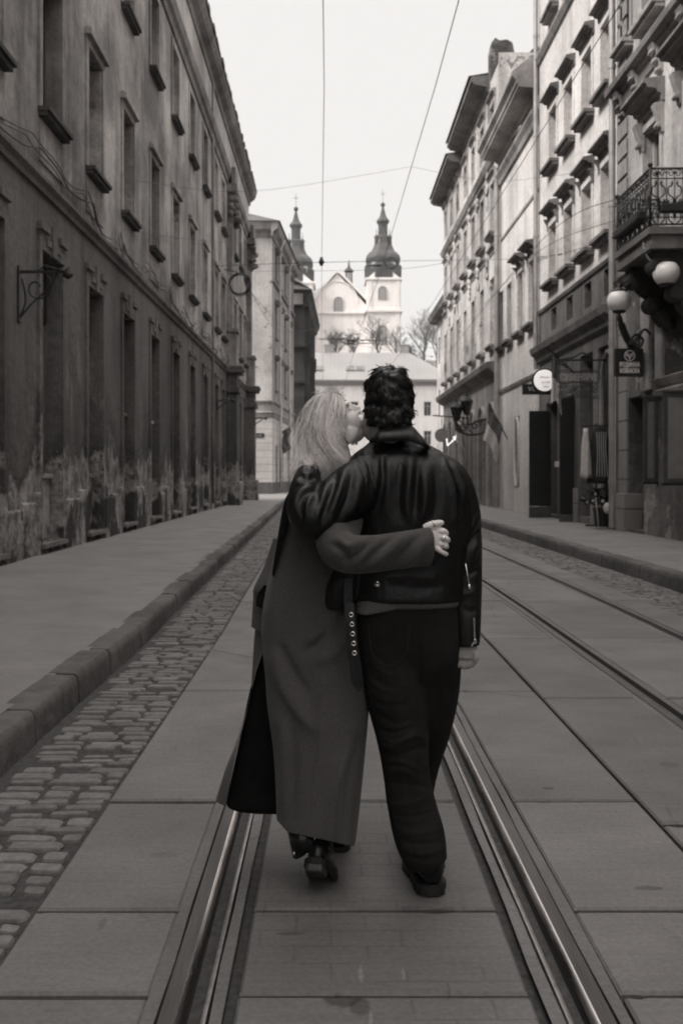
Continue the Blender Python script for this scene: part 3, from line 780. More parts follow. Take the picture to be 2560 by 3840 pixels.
mb = MB(); mb.tube([RF.p(20.05, -.24, 1.0), RF.p(20.05, -.24, 1.75)], .018, 6); mb.build('handle', M['steel'], d1)
for st in range(2):
    mb = MB(); RF.box(mb, 19.92, 20.9, -.2, .21-st*.1, -.3, .02+st*.25); mb.build('step', M['kerb'], R1)
# storey string courses and hoods
mb = MB(); RF.mould(mb, -8, E1, [(.002, 9.2), (.05, 9.22), (.07, 9.4), (.14, 9.44), (.16, 9.52), (.28, 9.56), (.3, 9.66), (.27, 9.72), (.002, 9.78)]); mb.build('string_course', M['r_dark_trim'], R1)
mb = MB(); RF.mould(mb, -8, E1, [(.002, 5.36), (.1, 5.4), (.16, 5.5), (.002, 5.56)]); mb.build('string_course', M['r_dark_trim'], R1)
for k, (a, b, h, hp) in enumerate(((18.62, 20.08, 8.78, .42), (15.9, 17.9, 8.95, .42), (12.5, 14.7, 8.9, .42))):
    mb = MB(); RF.mould(mb, a, b, [(.002, h-.4), (.06, h-.4), (.08, h-.27), (.14, h-.25), (.17, h-.18), (hp*.8, h-.16), (hp*.84, h-.1), (hp, h-.08), (hp, h-.03), (hp*.95, h), (.002, h+.05)]); hd = mb.build('hood', M['r_dark_trim'], R1)
    for u in (a+.03, b-.25):
        mb = MB(); RF.mould(mb, u, u+.2, [(.003, h-1.0), (.05, h-.98), (.08, h-.8), (.13, h-.66), (.2, h-.45), (.003, h-.41)])
        mb.lathe([(0, -.1), (.05, -.09), (.06, 0), (.05, .09), (0, .1)], RF.p(u+.1, .1, h-.85), 12, 'y')
        mb.build('console', M['r_trim'], hd)
for u in (21.1, 20.0, 18.7, 17.2):
    mb = MB(); RF.mould(mb, u, u+.3, [(.003, 8.95), (.05, 9.0), (.09, 9.15), (.14, 9.35), (.22, 9.5), (.003, 9.52)])
    for i in range(3): mb.lathe([(0, -.12), (.035, -.11), (.05, 0), (.035, .11), (0, .12)], RF.p(u+.15, .07+.06*i, 9.02+.17*i), 10, 'y')
    mb.build('console', M['r_trim'], R1)
for i in range(16):
    mb = MB(); RF.box(mb, 20.95, 21.62, 5.6+i*.42, 5.94+i*.42, .002, .04); 
    if not 9.0 < 5.6+i*.42 < 9.8: mb.build('quoin', M['r1'], R1, bevel=.012)
# ---- balcony
BX0, BX1, BY0, BY1, BZ = 5.42, RX-.002, 16.9, 18.85, 5.56
mb = MB(); mb.box(BX0-.04, BX1, BY0-.05, BY1+.05, BZ-.12, BZ); mb.box(BX0+.02, BX1, BY0, BY1, BZ-.3, BZ-.121); mb.box(BX0-.01, BX1, BY0-.02, BY1+.02, BZ-.36, BZ-.301)
bal = mb.build('balcony', M['r_dark_trim'], R1)
for y in (BY0+.15, BY1-.5):
    mb = MB()
    mb.prism([(BX1, y, BZ-.37), (BX0+.1, y, BZ-.37), (BX0+.12, y, BZ-.55), (BX0+.3, y, BZ-.8), (BX0+.5, y, BZ-.95), (BX0+.6, y, BZ-1.3), (BX1, y, BZ-1.55)], (0, .35, 0))
    for c in ((BX0+.22, BZ-.6), (BX0+.55, BZ-1.05)): mb.lathe([(.0, -.03), (.13, -.02), (.16, .0), (.16, .35), (.13, .37), (0, .38)], (c[0], y, c[1]), 12, 'y')
    for i in range(8): mb.ball((BX0+.35+.09*i+random.uniform(-.05, .05), y+.17, BZ-.75-.1*i), random.uniform(.07, .13), 8, 6)
    mb.build('console', M['soot'], bal)
def railing(p0, p1, n):
    P0, P1 = Vector(p0), Vector(p1); Lv = P1-P0; L = Lv.length; e = Lv.normalized()
    mb = MB(); A = lambda t, z: P0+e*(t*L)+Vector((0, 0, z))
    for z, r in ((1.0, .02), (.83, .012), (.36, .01), (.17, .01), (.05, .016)): mb.tube([A(0, z), A(1, z)], r, 6)
    for i in range(n):
        c = (i+.5)/n; h = .5/n
        mb.tube([A(i/n, .05), A(i/n, 1.0)], .011, 5)
        mb.tube([A(c, .36), A(c, .9)], .009, 5)
        mb.tube([A(c, .9), A(c, .93), A(c, .97)], [.012, .03, .003], 6); mb.tube([A(c, .13), A(c, .2), A(c, .28)], [.004, .03, .004], 6)
        for sg in (-1, 1):
            mb.tube(crom([A(c+sg*h*.1, .05), A(c+sg*h*.75, .14), A(c+sg*h*.6, .3), A(c+sg*h*.15, .38), A(c+sg*h*.2, .5), A(c+sg*h*.75, .56), A(c+sg*h*.75, .68), A(c+sg*h*.35, .7)], 4), .012, 5)
            sp = [A(c+sg*h*(.5+(.38-.05*k*.5)*math.cos(k*.8)), .915+(.075-.006*k)*math.sin(k*.8)) for k in range(11)]
            mb.tube(sp, .009, 5)
            mb.tube([A(c+sg*h*.38, .7), A(c+sg*h*.3, .75), A(c+sg*h*.32, .8)], [.008, .022, .003], 5)
    return mb
for a, b, n in (((BX0, BY0, BZ), (BX1, BY0, BZ), 3), ((BX0, BY0, BZ), (BX0, BY1, BZ), 7), ((BX0, BY1, BZ), (BX1, BY1, BZ), 3)):
    mb = railing(a, b, n); mb.build('railing', M['iron'], bal, True)
for y in (BY0, BY1): mb = MB(); mb.tube([(BX0, y, BZ), (BX0, y, BZ+1.03)], .024, 8); mb.ball((BX0, y, BZ+1.06), .045, 10, 8); mb.build('corner_post', M['iron'], bal, True)
# flower troughs on the balcony rails
for i, (c, L, ax, lab) in enumerate((((BX0-.05, 17.9, BZ+.3), 1.5, 'y', 'long trough of dry plants hung on the long side of the balcony'), ((5.85, BY0-.07, BZ+.32), .6, 'x', 'short trough of dry plants hung on the near end of the balcony'))):
    mb = MB(); 
    if ax == 'y': mb.box(c[0]-.1, c[0]+.06, c[1]-L/2, c[1]+L/2, c[2]-.1, c[2]+.05, .02)
    else: mb.box(c[0]-L/2, c[0]+L/2, c[1]-.1, c[1]+.05, c[2]-.1, c[2]+.05, .02)
    t = tag(mb.build('flower_trough', M['black_paint']), lab, 'planter', 'troughs on the balcony railing')
    mb = MB()
    for k in range(160):
        u = random.uniform(-L/2, L/2); q = Vector((c[0], c[1]+u, c[2]+.05)) if ax == 'y' else Vector((c[0]+u, c[1], c[2]+.05))
        dv = Vector((random.uniform(-.12, .12), random.uniform(-.12, .12), random.uniform(-.16, .14))); sd_ = Vector((random.uniform(-1, 1), random.uniform(-1, 1), random.uniform(-.3, .3))).normalized()*.018
        mb.add([q+dv*.2-sd_, q+dv*.2+sd_, q+dv], [(0, 1, 2)])
    mb.build('plants', M['cloth_dark'], t)

# ---- globe lamps
def globe(x, y, z, r, lab, arm):
    root = empty('globe_lamp', (x, y, z), lab, 'lamp', 'white globe lamps under the balcony')
    mb = MB(); prof = [(r*.55, -r*.84)]+[(r*math.sin(a), -r*math.cos(a)) for a in [R(q) for q in range(36, 142, 6)]]+[(r*.6, r*.8)]
    mb.lathe(prof, (x, y, z), 32); mb.build('globe', M['opal'], root, True)
    mb = MB(); mb.lathe([(r*.66, r*.74), (r*.72, r*.82), (r*.5, r*1.0), (r*.2, r*1.12), (r*.22, r*1.2), (.01, r*1.5)], (x, y, z), 20); mb.build('cap', M['iron'], root, True)
    mb = MB(); mb.lathe([(.02, -r*1.05), (r*.5, -r*1.0), (r*.58, -r*.82)], (x, y, z), 20); mb.build('collar', M['iron'], root, True)
    mb = MB()
    for pts, rr in arm: mb.tube(crom(pts, 6), rr, 8)
    mb.build('bracket', M['iron'], root, True)
M['opal'] = m_plain('opal', 0.78, 0.35, 0, 0.03, 2)
globe(5.5, 19, 4.67, .225, 'white glass globe lamp on a thick curved arm above the black shop sign',
      [([(5.5, 19, 4.43), (5.56, 19.1, 4.27), (5.78, 19.45, 4.02), (6.02, 19.75, 3.86), (6.14, 19.85, 3.6), (6.22, 19.9, 3.35)], [.03]*3+[.05]*4+[.075]*8+[.1]*10+[.085]*6), ([(6.0, 19.75, 3.9), (6.05, 19.8, 4.05), (6.15, 19.8, 4.2), (6.24, 19.8, 4.25)], .05),
       ([(5.75, 19.15, 3.85), (5.85, 19.15, 4.05), (6.0, 19.15, 3.95), (5.95, 19.15, 3.8)], .025), ([(5.9, 19.15, 3.95), (6.02, 19.15, 4.15), (6.15, 19.15, 4.05)], .025), ([(6.2, 19.9, 3.3), (6.2, 19.9, 4.4)], .06)])
globe(5.76, 17.1, 4.82, .225, 'white glass globe lamp hanging close under the balcony front corner',
      [([(5.76, 17.1, 5.07), (5.9, 17.1, 5.2), (6.1, 17.15, 5.1), (6.24, 17.2, 4.8)], .035), ([(5.76, 17.1, 5.13), (5.6, 17.1, 5.05), (5.5, 17.1, 5.22)], .015)])
mb = MB(); mb.tube(crom([(5.45, 17.3, 5.5), (5.42, 17.25, 5.3), (5.5, 17.15, 5.05), (5.72, 17.1, 5.0)], 6), .014, 6)
tag(mb.build('lamp_cable', M['zinc'], None, True), 'pale cable dropping from the balcony to the globe lamp', 'cable')

# ---- black projecting shop sign with ram emblem
SX0, SX1, SY, SZ0, SZ1 = 5.57, 6.12, 19.5, 3.28, 3.83
sg_ = empty('shop_sign', ((SX0+SX1)/2, SY, SZ0), 'square black sign with ram emblem and white lettering projecting from the stone pier', 'sign')
mb = MB(); mb.box(SX0, SX1, SY, SY+.13, SZ0, SZ1, .006); mb.build('board', M['black_paint'], sg_)
mb = MB(); cx = (SX0+SX1)/2+.005; y = SY-.004
def ring(mb, c, r, t, n=36):
    a = [(c[0]+r*math.cos(2*math.pi*i/n), c[1], c[2]+r*math.sin(2*math.pi*i/n)) for i in range(n+1)]
    mb.tube(a, t, 5, False)
ring(mb, (cx, y, SZ0+.405), .098, .008)
for s_ in (-1, 1):
    mb.tube(crom([(cx, y, SZ0+.335), (cx+s_*.014, y, SZ0+.385), (cx+s_*.024, y, SZ0+.435), (cx+s_*.05, y, SZ0+.447), (cx+s_*.066, y, SZ0+.418), (cx+s_*.05, y, SZ0+.395), (cx+s_*.036, y, SZ0+.41)], 5), .008, 5)
mb.build('emblem', M['letter'], sg_)
mb = MB()
add_text(mb, 'РОДИННА', (cx, y, SZ0+.225), .125, .003, .62, 0, .003); add_text(mb, 'КОВБАСКА', (cx, y, SZ0+.105), .125, .003, .56, 0, .003)
mb.build('lettering', M['letter'], sg_)
mb = MB(); mb.tube([(SX1, SY+.06, SZ0+.1), (RX-.05, SY+.06, SZ0+.1)], .015, 6); mb.tube([(SX1, SY+.06, SZ1-.1), (RX-.05, SY+.06, SZ1-.1)], .015, 6); mb.build('bracket', M['iron'], sg_)

# ---- wooden shutters standing open
for i, (x0, x1, y, z0, z1, lab) in enumerate(((5.97, RX-.002, 19.0, 1.22, 2.82, 'narrower panelled wooden shutter beside the dark door'), (5.68, RX-.002, 17.0, 1.22, 2.76, 'wider panelled wooden shutter at the right edge'))):
    root = empty('shutter_board', ((x0+x1)/2, y, z0), lab, 'shutter', 'open wooden shutters on the balcony house')
    mb = MB(); t = .07
    for a, b, c, d in ((x0, x0+t, z0, z1), (x1-t, x1, z0, z1), (x0+t, x1-t, z0, z0+t), (x0+t, x1-t, z1-t, z1)): mb.box(a, b, y, y+.05, c, d)
    mb.box(x0-.02, x1, y-.02, y+.07, z1, z1+.04); mb.build('frame', M['wood_dark'], root, bevel=.006)
    mb = MB(); mb.box(x0+t, x1-t, y+.015, y+.035, z0+t, z1-t); mb.box(x0+t+.04, x1-t-.04, y+.008, y+.016, z0+t+.05, z1-t-.05); mb.build('panel', M['wood_grey'], root, bevel=.005)
    mb = MB(); mb.box(x0-.01, x1, y+.0, y+.1, z0-.05, z0-.003); mb.build('shelf', M['black_paint'], root)

# ---- drainpipes on the joints between houses
def pipe(name, x, y, z0, z1, r, mat, lab, br=3.0):
    mb = MB(); n = 14
    pts = [(x, y, z0+(z1-z0)*i/n) for i in range(n+1)]; mb.tube(pts, r, 12)
    z = z0+1
    while z < z1: mb.lathe([(r*1.18, -.04), (r*1.18, .04)], (x, y, z), 12); z += br
    tag(mb.build(name, M[mat], None, True, auto=40), lab, 'drainpipe')
pipe('drainpipe', 6.1, 21.6, .2, 20, .075, 'zinc', 'stout grey drainpipe between the balcony house and the hooded house')
pipe('drainpipe', 6.14, 29.85, 4.5, 20, .07, 'zinc', 'slim drainpipe with pale lit edge at the far corner of the hooded house')
pipe('drainpipe', 6.1, 36.6, .15, 12.6, .1, 'zinc', 'pale drainpipe running to the pavement beside the blank plastered house')

# ---------------------------------------------------------------- hooded house
R2 = empty('hooded_house', (RX, 26, 0), 'tall pale house with rows of hooded windows above souvenir shops', 'building')
cols = [22.5, 24.25, 26.1, 27.95]
hw = .46
ops = []
for c in cols:
    ops += [(c-hw, c+hw, 6.75, 8.4), (c-hw, c+hw, 10.05, 11.65), (c-hw, c+hw, 14.4, 16.2), (c-.34, c+.3, 5.42, 6.02)]
mb = RF.wall(MB(), E1, 29.92, 6.12, 20, [o for o in ops if o[2] > 6.1], .2)
mb.add([RF.p(29.92, 0, 6.12), RF.p(29.92, -8, 6.12), RF.p(29.92, -8, 20), RF.p(29.92, 0, 20)], [(0, 1, 2, 3)]); mb.build('wall', M['r2'], R2)
for c in cols:
    hooded(RF, R2, c-hw, c+hw, 6.75, 8.4, 8.9, True, .34, trim='r_dark_trim'); hooded(RF, R2, c-hw, c+hw, 10.05, 11.65, 12.1, True, .3, trim='r_dark_trim', br=False); hooded(RF, R2, c-hw, c+hw, 14.4, 16.2, 16.6, True)
    window(RF, R2, c-.34, c+.3, 5.42, 6.02, .15, 'frame_dark', 'glass', (0, 0))
mb = MB(); RF.mould(mb, E1+.1, 29.9, [(.002, 13.55), (.06, 13.6), (.14, 13.75), (.14, 13.82), (.002, 13.86)]); mb.build('string_course', M['r_trim'], R2)
mb = MB(); RF.mould(mb, E1+.1, 29.9, [(.002, 6.1), (.05, 6.12), (.08, 6.2), (.002, 6.24)]); mb.build('string_course', M['r_dark_trim'], R2)
mb = RF.wall(MB(), E1, 29.92, 5.1, 6.12, [o for o in ops if o[2] < 6.1], .15); mb.build('mezzanine', M['r2_low'], R2)
mb = MB(); RF.mould(mb, E1+.05, 29.9, [(.002, 4.62), (.1, 4.68), (.14, 4.82), (.26, 4.92), (.3, 5.08), (.002, 5.14)]); mb.build('shop_cornice', M['r2_low'], R2)
shop = [(21.95, 23.3, .3, 4.3, .5), (23.75, 25.0, .3, 4.3, .5), (25.5, 27.0, .2, 3.4, .6), (27.5, 28.9, .2, 3.4, .6)]
mb = RF.wall(MB(), E1, 29.92, -.3, 5.1, shop); mb.build('shop_storey', M['r2_low'], R2)
for a, b, c, d, dd in shop:
    w = window(RF, R2, a, b, c, d, dd-.06, 'frame_dark', 'glass', (1, 1), name='shop_window')
# arched fanlight frame of the nearest opening
mb = MB(); pts = [RF.p(22.62+.56*math.cos(R(a)), -.05, 3.35+.8*math.sin(R(a))) for a in range(0, 181, 12)]; mb.tube([RF.p(23.18, -.05, .4)]+pts+[RF.p(22.06, -.05, .4)], .06, 6); mb.build('arch', M['r_trim'], R2)
for u in (21.85, 23.4, 25.1): mb = MB(); RF.box(mb, u, u+.32, -.2, 1.0, .003, .08); mb.build('plinth', M['stone'], R2, bevel=.02)
# black shop door leaves folded out over the pavement
for i, (x0, x1, y, z0, z1) in enumerate(((5.62, RX-.02, 28.2, .45, 3.15), (5.86, RX-.02, 25.5, .34, 3.25))):
    mb = MB(); mb.box(x0, x1, y, y+.06, z0, z1)
    dl = mb.build('door_leaf', M['black_paint'], R2, bevel=.01)
    mb = MB()
    for a, b in ((z0+.15, z0+1.1), (z0+1.25, z1-.15)): mb.box(x0+.08, x1-.08, y-.012, y+.0, a, b)
    mb.build('door_panel', M['black_paint'], dl, bevel=.006)
    mb = MB(); mb.box(x0, x1, y-.02, y+.08, .05, z0-.02); mb.build('kick_stone', M['left_sill'], dl)
mb = MB(); mb.box(6.0, 6.2, 26.7, 26.71, 1.55, 1.7); mb.build('notice', M['paper'], R2)

# ---- wrought iron souvenir sign
sv = empty('souvenir_sign', (5.7, 22.62, 3.3), 'scrolled iron shop sign lettered for souvenirs hanging from a bracket bar', 'sign')
mb = MB(); mb.box(5.1, RX, 22.6, 22.64, 3.93, 3.97); mb.tube(crom([(5.2, 22.62, 3.97), (5.5, 22.62, 4.02), (5.7, 22.62, 4.12), (5.95, 22.62, 4.0)], 5), .025, 6)
for x in (5.35, 5.95): mb.tube([(x, 22.62, 3.95), (x, 22.62, 3.72)], .012, 5)
mb.tube(crom([(5.15, 22.62, 3.92), (5.3, 22.62, 3.82), (5.45, 22.62, 3.75)], 5), .02, 6); mb.build('bracket', M['iron'], sv)
mb = MB()
out = crom([(5.12, 22.63, 3.55), (5.14, 22.63, 3.68), (5.3, 22.63, 3.72), (5.55, 22.63, 3.69), (5.8, 22.63, 3.72), (6.05, 22.63, 3.7), (6.1, 22.63, 3.56), (6.04, 22.63, 3.43), (5.8, 22.63, 3.42), (5.55, 22.63, 3.45), (5.3, 22.63, 3.42), (5.16, 22.63, 3.45), (5.12, 22.63, 3.55)], 4)[:-1]
mb.tube([tuple(p) for p in out]+[tuple(out[0])], .014, 5, False); mb.tube([(5.16, 22.64, 3.46), (6.06, 22.64, 3.46)], .007, 5); mb.tube([(5.16, 22.64, 3.67), (6.06, 22.64, 3.67)], .007, 5); mb.build('frame', M['iron'], sv)
mb = MB(); add_text(mb, 'СУВЕНІРИ', (5.61, 22.615, 3.56), .2, .006, .8, 0, .004); mb.build('lettering', M['zinc'], sv)
mb = MB()
for i in range(30):
    x = 5.2+(i % 10)*.09+.02*random.random(); zz = 3.36-.11*(i//10)-.03*random.random(); sp = [(x+(.06-.004*k)*math.cos(k*.7+i), 22.64, zz+(.06-.004*k)*math.sin(k*.7+i)) for k in range(13)]; mb.tube(sp, .009, 5)
mb.build('scrollwork', M['iron'], sv)

# ---- round lit sign, dark box sign, flag by the second shop
rs = empty('round_sign', (5.79, 27, 4.1), 'round white lit sign with black rim partly covered by the hanging flag', 'sign')
mb = MB(); mb.lathe([(.0, 0), (.32, 0), (.34, .02), (.34, .1), (.3, .2), (.05, .62), (0, .62)], (5.79, 27, 3.9), 28, 'y'); mb.build('drum', M['black_paint'], rs, True, auto=30)
M['lit'] = m_emit('lit', 0.7, 0.55)
mb = MB(); mb.lathe([(0, -.02), (.27, -.02), (.29, -.005), (.29, .01)], (5.79, 27, 3.9), 28, 'y'); mb.build('face', M['lit'], rs)
mb = MB(); add_text(mb, 'НАЛИВ', (5.82, 26.975, 3.84), .1, .002, .7); add_text(mb, 'ПИВО', (5.83, 26.975, 3.72), .1, .002, .7); mb.tube(crom([(5.66, 26.975, 3.97), (5.74, 26.975, 4.0), (5.82, 26.975, 3.97), (5.92, 26.975, 4.0)], 5), .01, 5); mb.build('lettering', M['iron'], rs)
bs = empty('box_sign', (5.5, 27.4, 3.5), 'small black box sign with pale capital letters below the round sign', 'sign')
mb = MB(); mb.box(5.28, 6.05, 27.4, 27.5, 3.55, 3.84); mb.build('board', M['black_paint'], bs)
mb = MB(); add_text(mb, 'VLC A', (5.68, 27.396, 3.7), .17, .003, 1.1); mb.build('lettering', M['letter'], bs)
def flag(pole, top, w, drop, lab, sk=0.0):
    root = empty('flag', pole[0], lab, 'flag', 'two-tone flags on angled poles')
    mb = MB(); mb.tube(pole, .022, 6); mb.build('pole', M['iron'], root)
    for nm, t0, t1, mt in (('upper_cloth', 0, .5, 'cloth_mid'), ('lower_cloth', .5, 1, 'cloth_light')):
        mb = MB(); rings = []
        for i in range(9):
            t = t0+(t1-t0)*i/8
            rings.append([Vector(top[0]).lerp(Vector(top[1]), j/8)+Vector((sk*t+.03*math.sin(j*1.3+t*3), .07*math.sin(j*1.6+t*2), -drop*t*(1-.18*math.sin(j*.4)))) for j in range(9)])
        mb.loft(rings, False, False); mb.build(nm, M[mt], root, True)
flag([(6.25, 25.4, 3.9), (5.45, 25.2, 4.6)], [(5.58, 25.25, 4.45), (5.86, 25.3, 4.2)], .3, 1.35, 'long limp flag hanging in front of the round lit sign')
flag([(6.25, 35.3, 2.6), (5.55, 35, 3.85)], [(5.6, 35, 3.75), (6.1, 35.2, 2.95)], .4, 1.2, 'flag with pale lower half flying beside the pale drainpipe', -.25)

# ---- clothes and flowers outside the souvenir shop
ck = empty('clothes_stand', (5.95, 22.3, .2), 'tall thin clothes stand with crossbar outside the souvenir shop', 'stand')
mb = MB(); mb.tube([(5.95, 22.35, .2), (5.95, 22.35, 2.5)], .02, 8); mb.build('pole', M['iron'], ck)
mb = MB(); mb.tube([(5.6, 22.35, 2.45), (6.24, 22.35, 2.45)], .016, 8); mb.build('crossbar', M['iron'], ck)
mb = MB(); mb.tube([(5.7, 22.3, .21), (6.2, 22.3, .21)], .02, 6); mb.tube([(5.95, 22.1, .21), (5.95, 22.6, .21)], .02, 6); mb.build('foot', M['iron'], ck)
def cloth(name, c, w, h, mat, lab, taper=1.3, ph=0, trim=None):
    mb = MB(); rings = []
    for i in range(13):
        t = i/12; ww = w*(.55+.45*min(1, t*3))*(1+(taper-1)*t)
        ring_ = []
        for j in range(24):
            a = 2*math.pi*j/24; rr = 1+.18*math.sin(a*5+ph+t*2)*t
            ring_.append((c[0]+ww/2*math.cos(a)*rr, c[1]+.11*math.sin(a)*rr, c[2]-h*t-.03*math.sin(a*3+ph)*t))
        rings.append(ring_)
    mb.loft(rings); o = tag(mb.build(name, M[mat], None, True), lab, 'clothes')
    return o
o = cloth('robe', (6.0, 22.25, 2.42), .44, 1.25, 'cloth_dark', 'long dark embroidered robe hanging on the clothes stand', 1.25)
mb = MB()
for k in range(5): mb.tube(crom([(5.9+.05*k, 22.13-.01*k, 2.3), (5.92+.045*k, 22.11, 1.9), (5.9+.06*k, 22.1, 1.3)], 4), .008, 5)
mb.build('braid', M['cloth_light'], o)
o = cloth('blouse', (5.68, 22.2, 2.38), .15, 1.1, 'cloth_light', 'pale narrow blouse hanging at the end of the clothes stand', 1.6, 1)
fb = empty('flower_tub', (5.92, 22.0, .2), 'dark tub of mixed flowers below the hanging clothes', 'flowers')
mb = MB(); mb.lathe([(.0, .2), (.14, .2), (.2, .62), (.17, .62), (.15, .5), (0, .5)], (5.98, 22.0, 0), 16); mb.build('tub', M['black_paint'], fb, True, auto=30)
for nm, mt, k0, sz in (('leaves', 'cloth_dark', 170, .07),)+(('bloom', 'cloth_light', 1, .04),)*14:
    mb = MB()
    for k in range(k0):
        a = random.uniform(0, 6.28); el = random.uniform(.1, 1.4); rr = random.uniform(.12, .42)
        c = Vector((5.92+rr*math.cos(a)*math.cos(el)*1.0, 22.0+rr*math.sin(a)*math.cos(el)*.7, .68+rr*math.sin(el)*.9))
        if nm == 'leaves':
            d_ = Vector((random.uniform(-1, 1), random.uniform(-1, 1), random.uniform(-.6, 1))).normalized()*sz*1.6; e_ = d_.cross(Vector((random.uniform(-1, 1), random.uniform(-1, 1), 1))).normalized()*sz*.5
            mb.add([c-d_, c-e_, c+d_, c+e_], [(0, 1, 2, 3)])
        else:
            for q in range(5):
                b_ = R(72*q+k*31); v = Vector((math.cos(b_), random.uniform(-.5, .5), math.sin(b_)))*sz; e_ = Vector((-math.sin(b_), 0, math.cos(b_)))*sz*.45
                mb.add([c, c+v*.6+e_, c+v, c+v*.6-e_], [(0, 1, 2, 3)])
    mb.build(nm, M[mt], fb)
mb = MB(); mb.tube([(5.83, 21.7, .2), (5.8, 21.85, .95)], .012, 6); tag(mb.build('wooden_stick', M['frame_pale'], None, True), 'thin pale stick leaning on the flower tub', 'stick')
mb = MB(); mb.ball((6.02, 21.72, .62), (.08, .07, .12), 14, 10); tag(mb.build('paper_bag', M['cloth_light'], None, True), 'small rounded pale bag behind the drainpipe foot', 'bag')

# ---------------------------------------------------------------- blank plastered house
R3 = empty('plastered_house', (RX, 33, 0), 'pale plastered house with wide coved eave and few windows', 'building')
A3, B3 = 29.95, 37.1
ops = [(u, u+.85, 6.0, 8.0) for u in (30.5, 32.3, 34.3, 35.9)]
mb = RF.wall(MB(), A3, B3, 4.35, 12.8, ops, .1); mb.build('wall', M['r3'], R3)
for k, o in enumerate(ops): hooded(RF, R3, *o, hood=8.5 if k in (0, 1) else None, hp=.42, trim='r_dark_trim', sur='r3')
mb = RF.wall(MB(), A3, B3, -.3, 4.35, [(33.0, 33.9, .9, 3.3, .14), (30.4, 31.5, .1, 3.0, .25)]); mb.build('ground_storey', M['r3'], R3)
mb = MB(); RF.box(mb, 30.4, 31.5, .1, 3, -.3, -.24); mb.build('door', M['wood_dark'], R3)
mb = MB(); RF.box(mb, 32.99, 33.91, .89, 3.31, -.18, -.12); nd = mb.build('niche', M['r_trim'], R3)
mb = MB(); mb.tube([RF.p(33.45+.4*math.cos(R(a)), .0, 2.1+1.15*math.sin(R(a))) for a in range(0, 361, 12)], .05, 6, False); mb.build('niche_frame', M['r3'], nd)
mb = MB(); RF.mould(mb, A3+.06, B3, [(.002, 4.3), (.06, 4.32), (.1, 4.42), (.002, 4.46)]); mb.build('string_course', M['r_trim'], R3); mb = MB(); RF.mould(mb, A3, B3-.6, [(.002, 9.85), (.04, 9.88), (.05, 9.96), (.002, 9.98)]); mb.build('string_course', M['r_trim'], R3)
mb = MB(); RF.mould(mb, A3, B3, [(.002, 11.9), (.08, 11.95), (.12, 12.1), (.22, 12.25), (.22, 12.33), (.002, 12.36)]); mb.build('architrave', M['r_trim'], R3)
mb = MB(); RF.mould(mb, A3, B3, [(.002, 12.9), (.1, 12.92), (.14, 13.0), (.6, 13.04), (.62, 13.12), (.66, 13.14), (.68, 13.24), (.76, 13.32), (.8, 13.36), (.8, 13.48), (.74, 13.54), (.3, 13.9), (.002, 14.0)]); mb.build('eave', M['r3_eave'], R3)
mb = MB(); mb.add([RF.p(A3, .3, 13.92), RF.p(B3, .3, 13.92), RF.p(B3, -5, 16.0), RF.p(A3, -5, 16.0)], [(0, 1, 2, 3)]); mb.build('roof', M['zinc_dark'], R3)

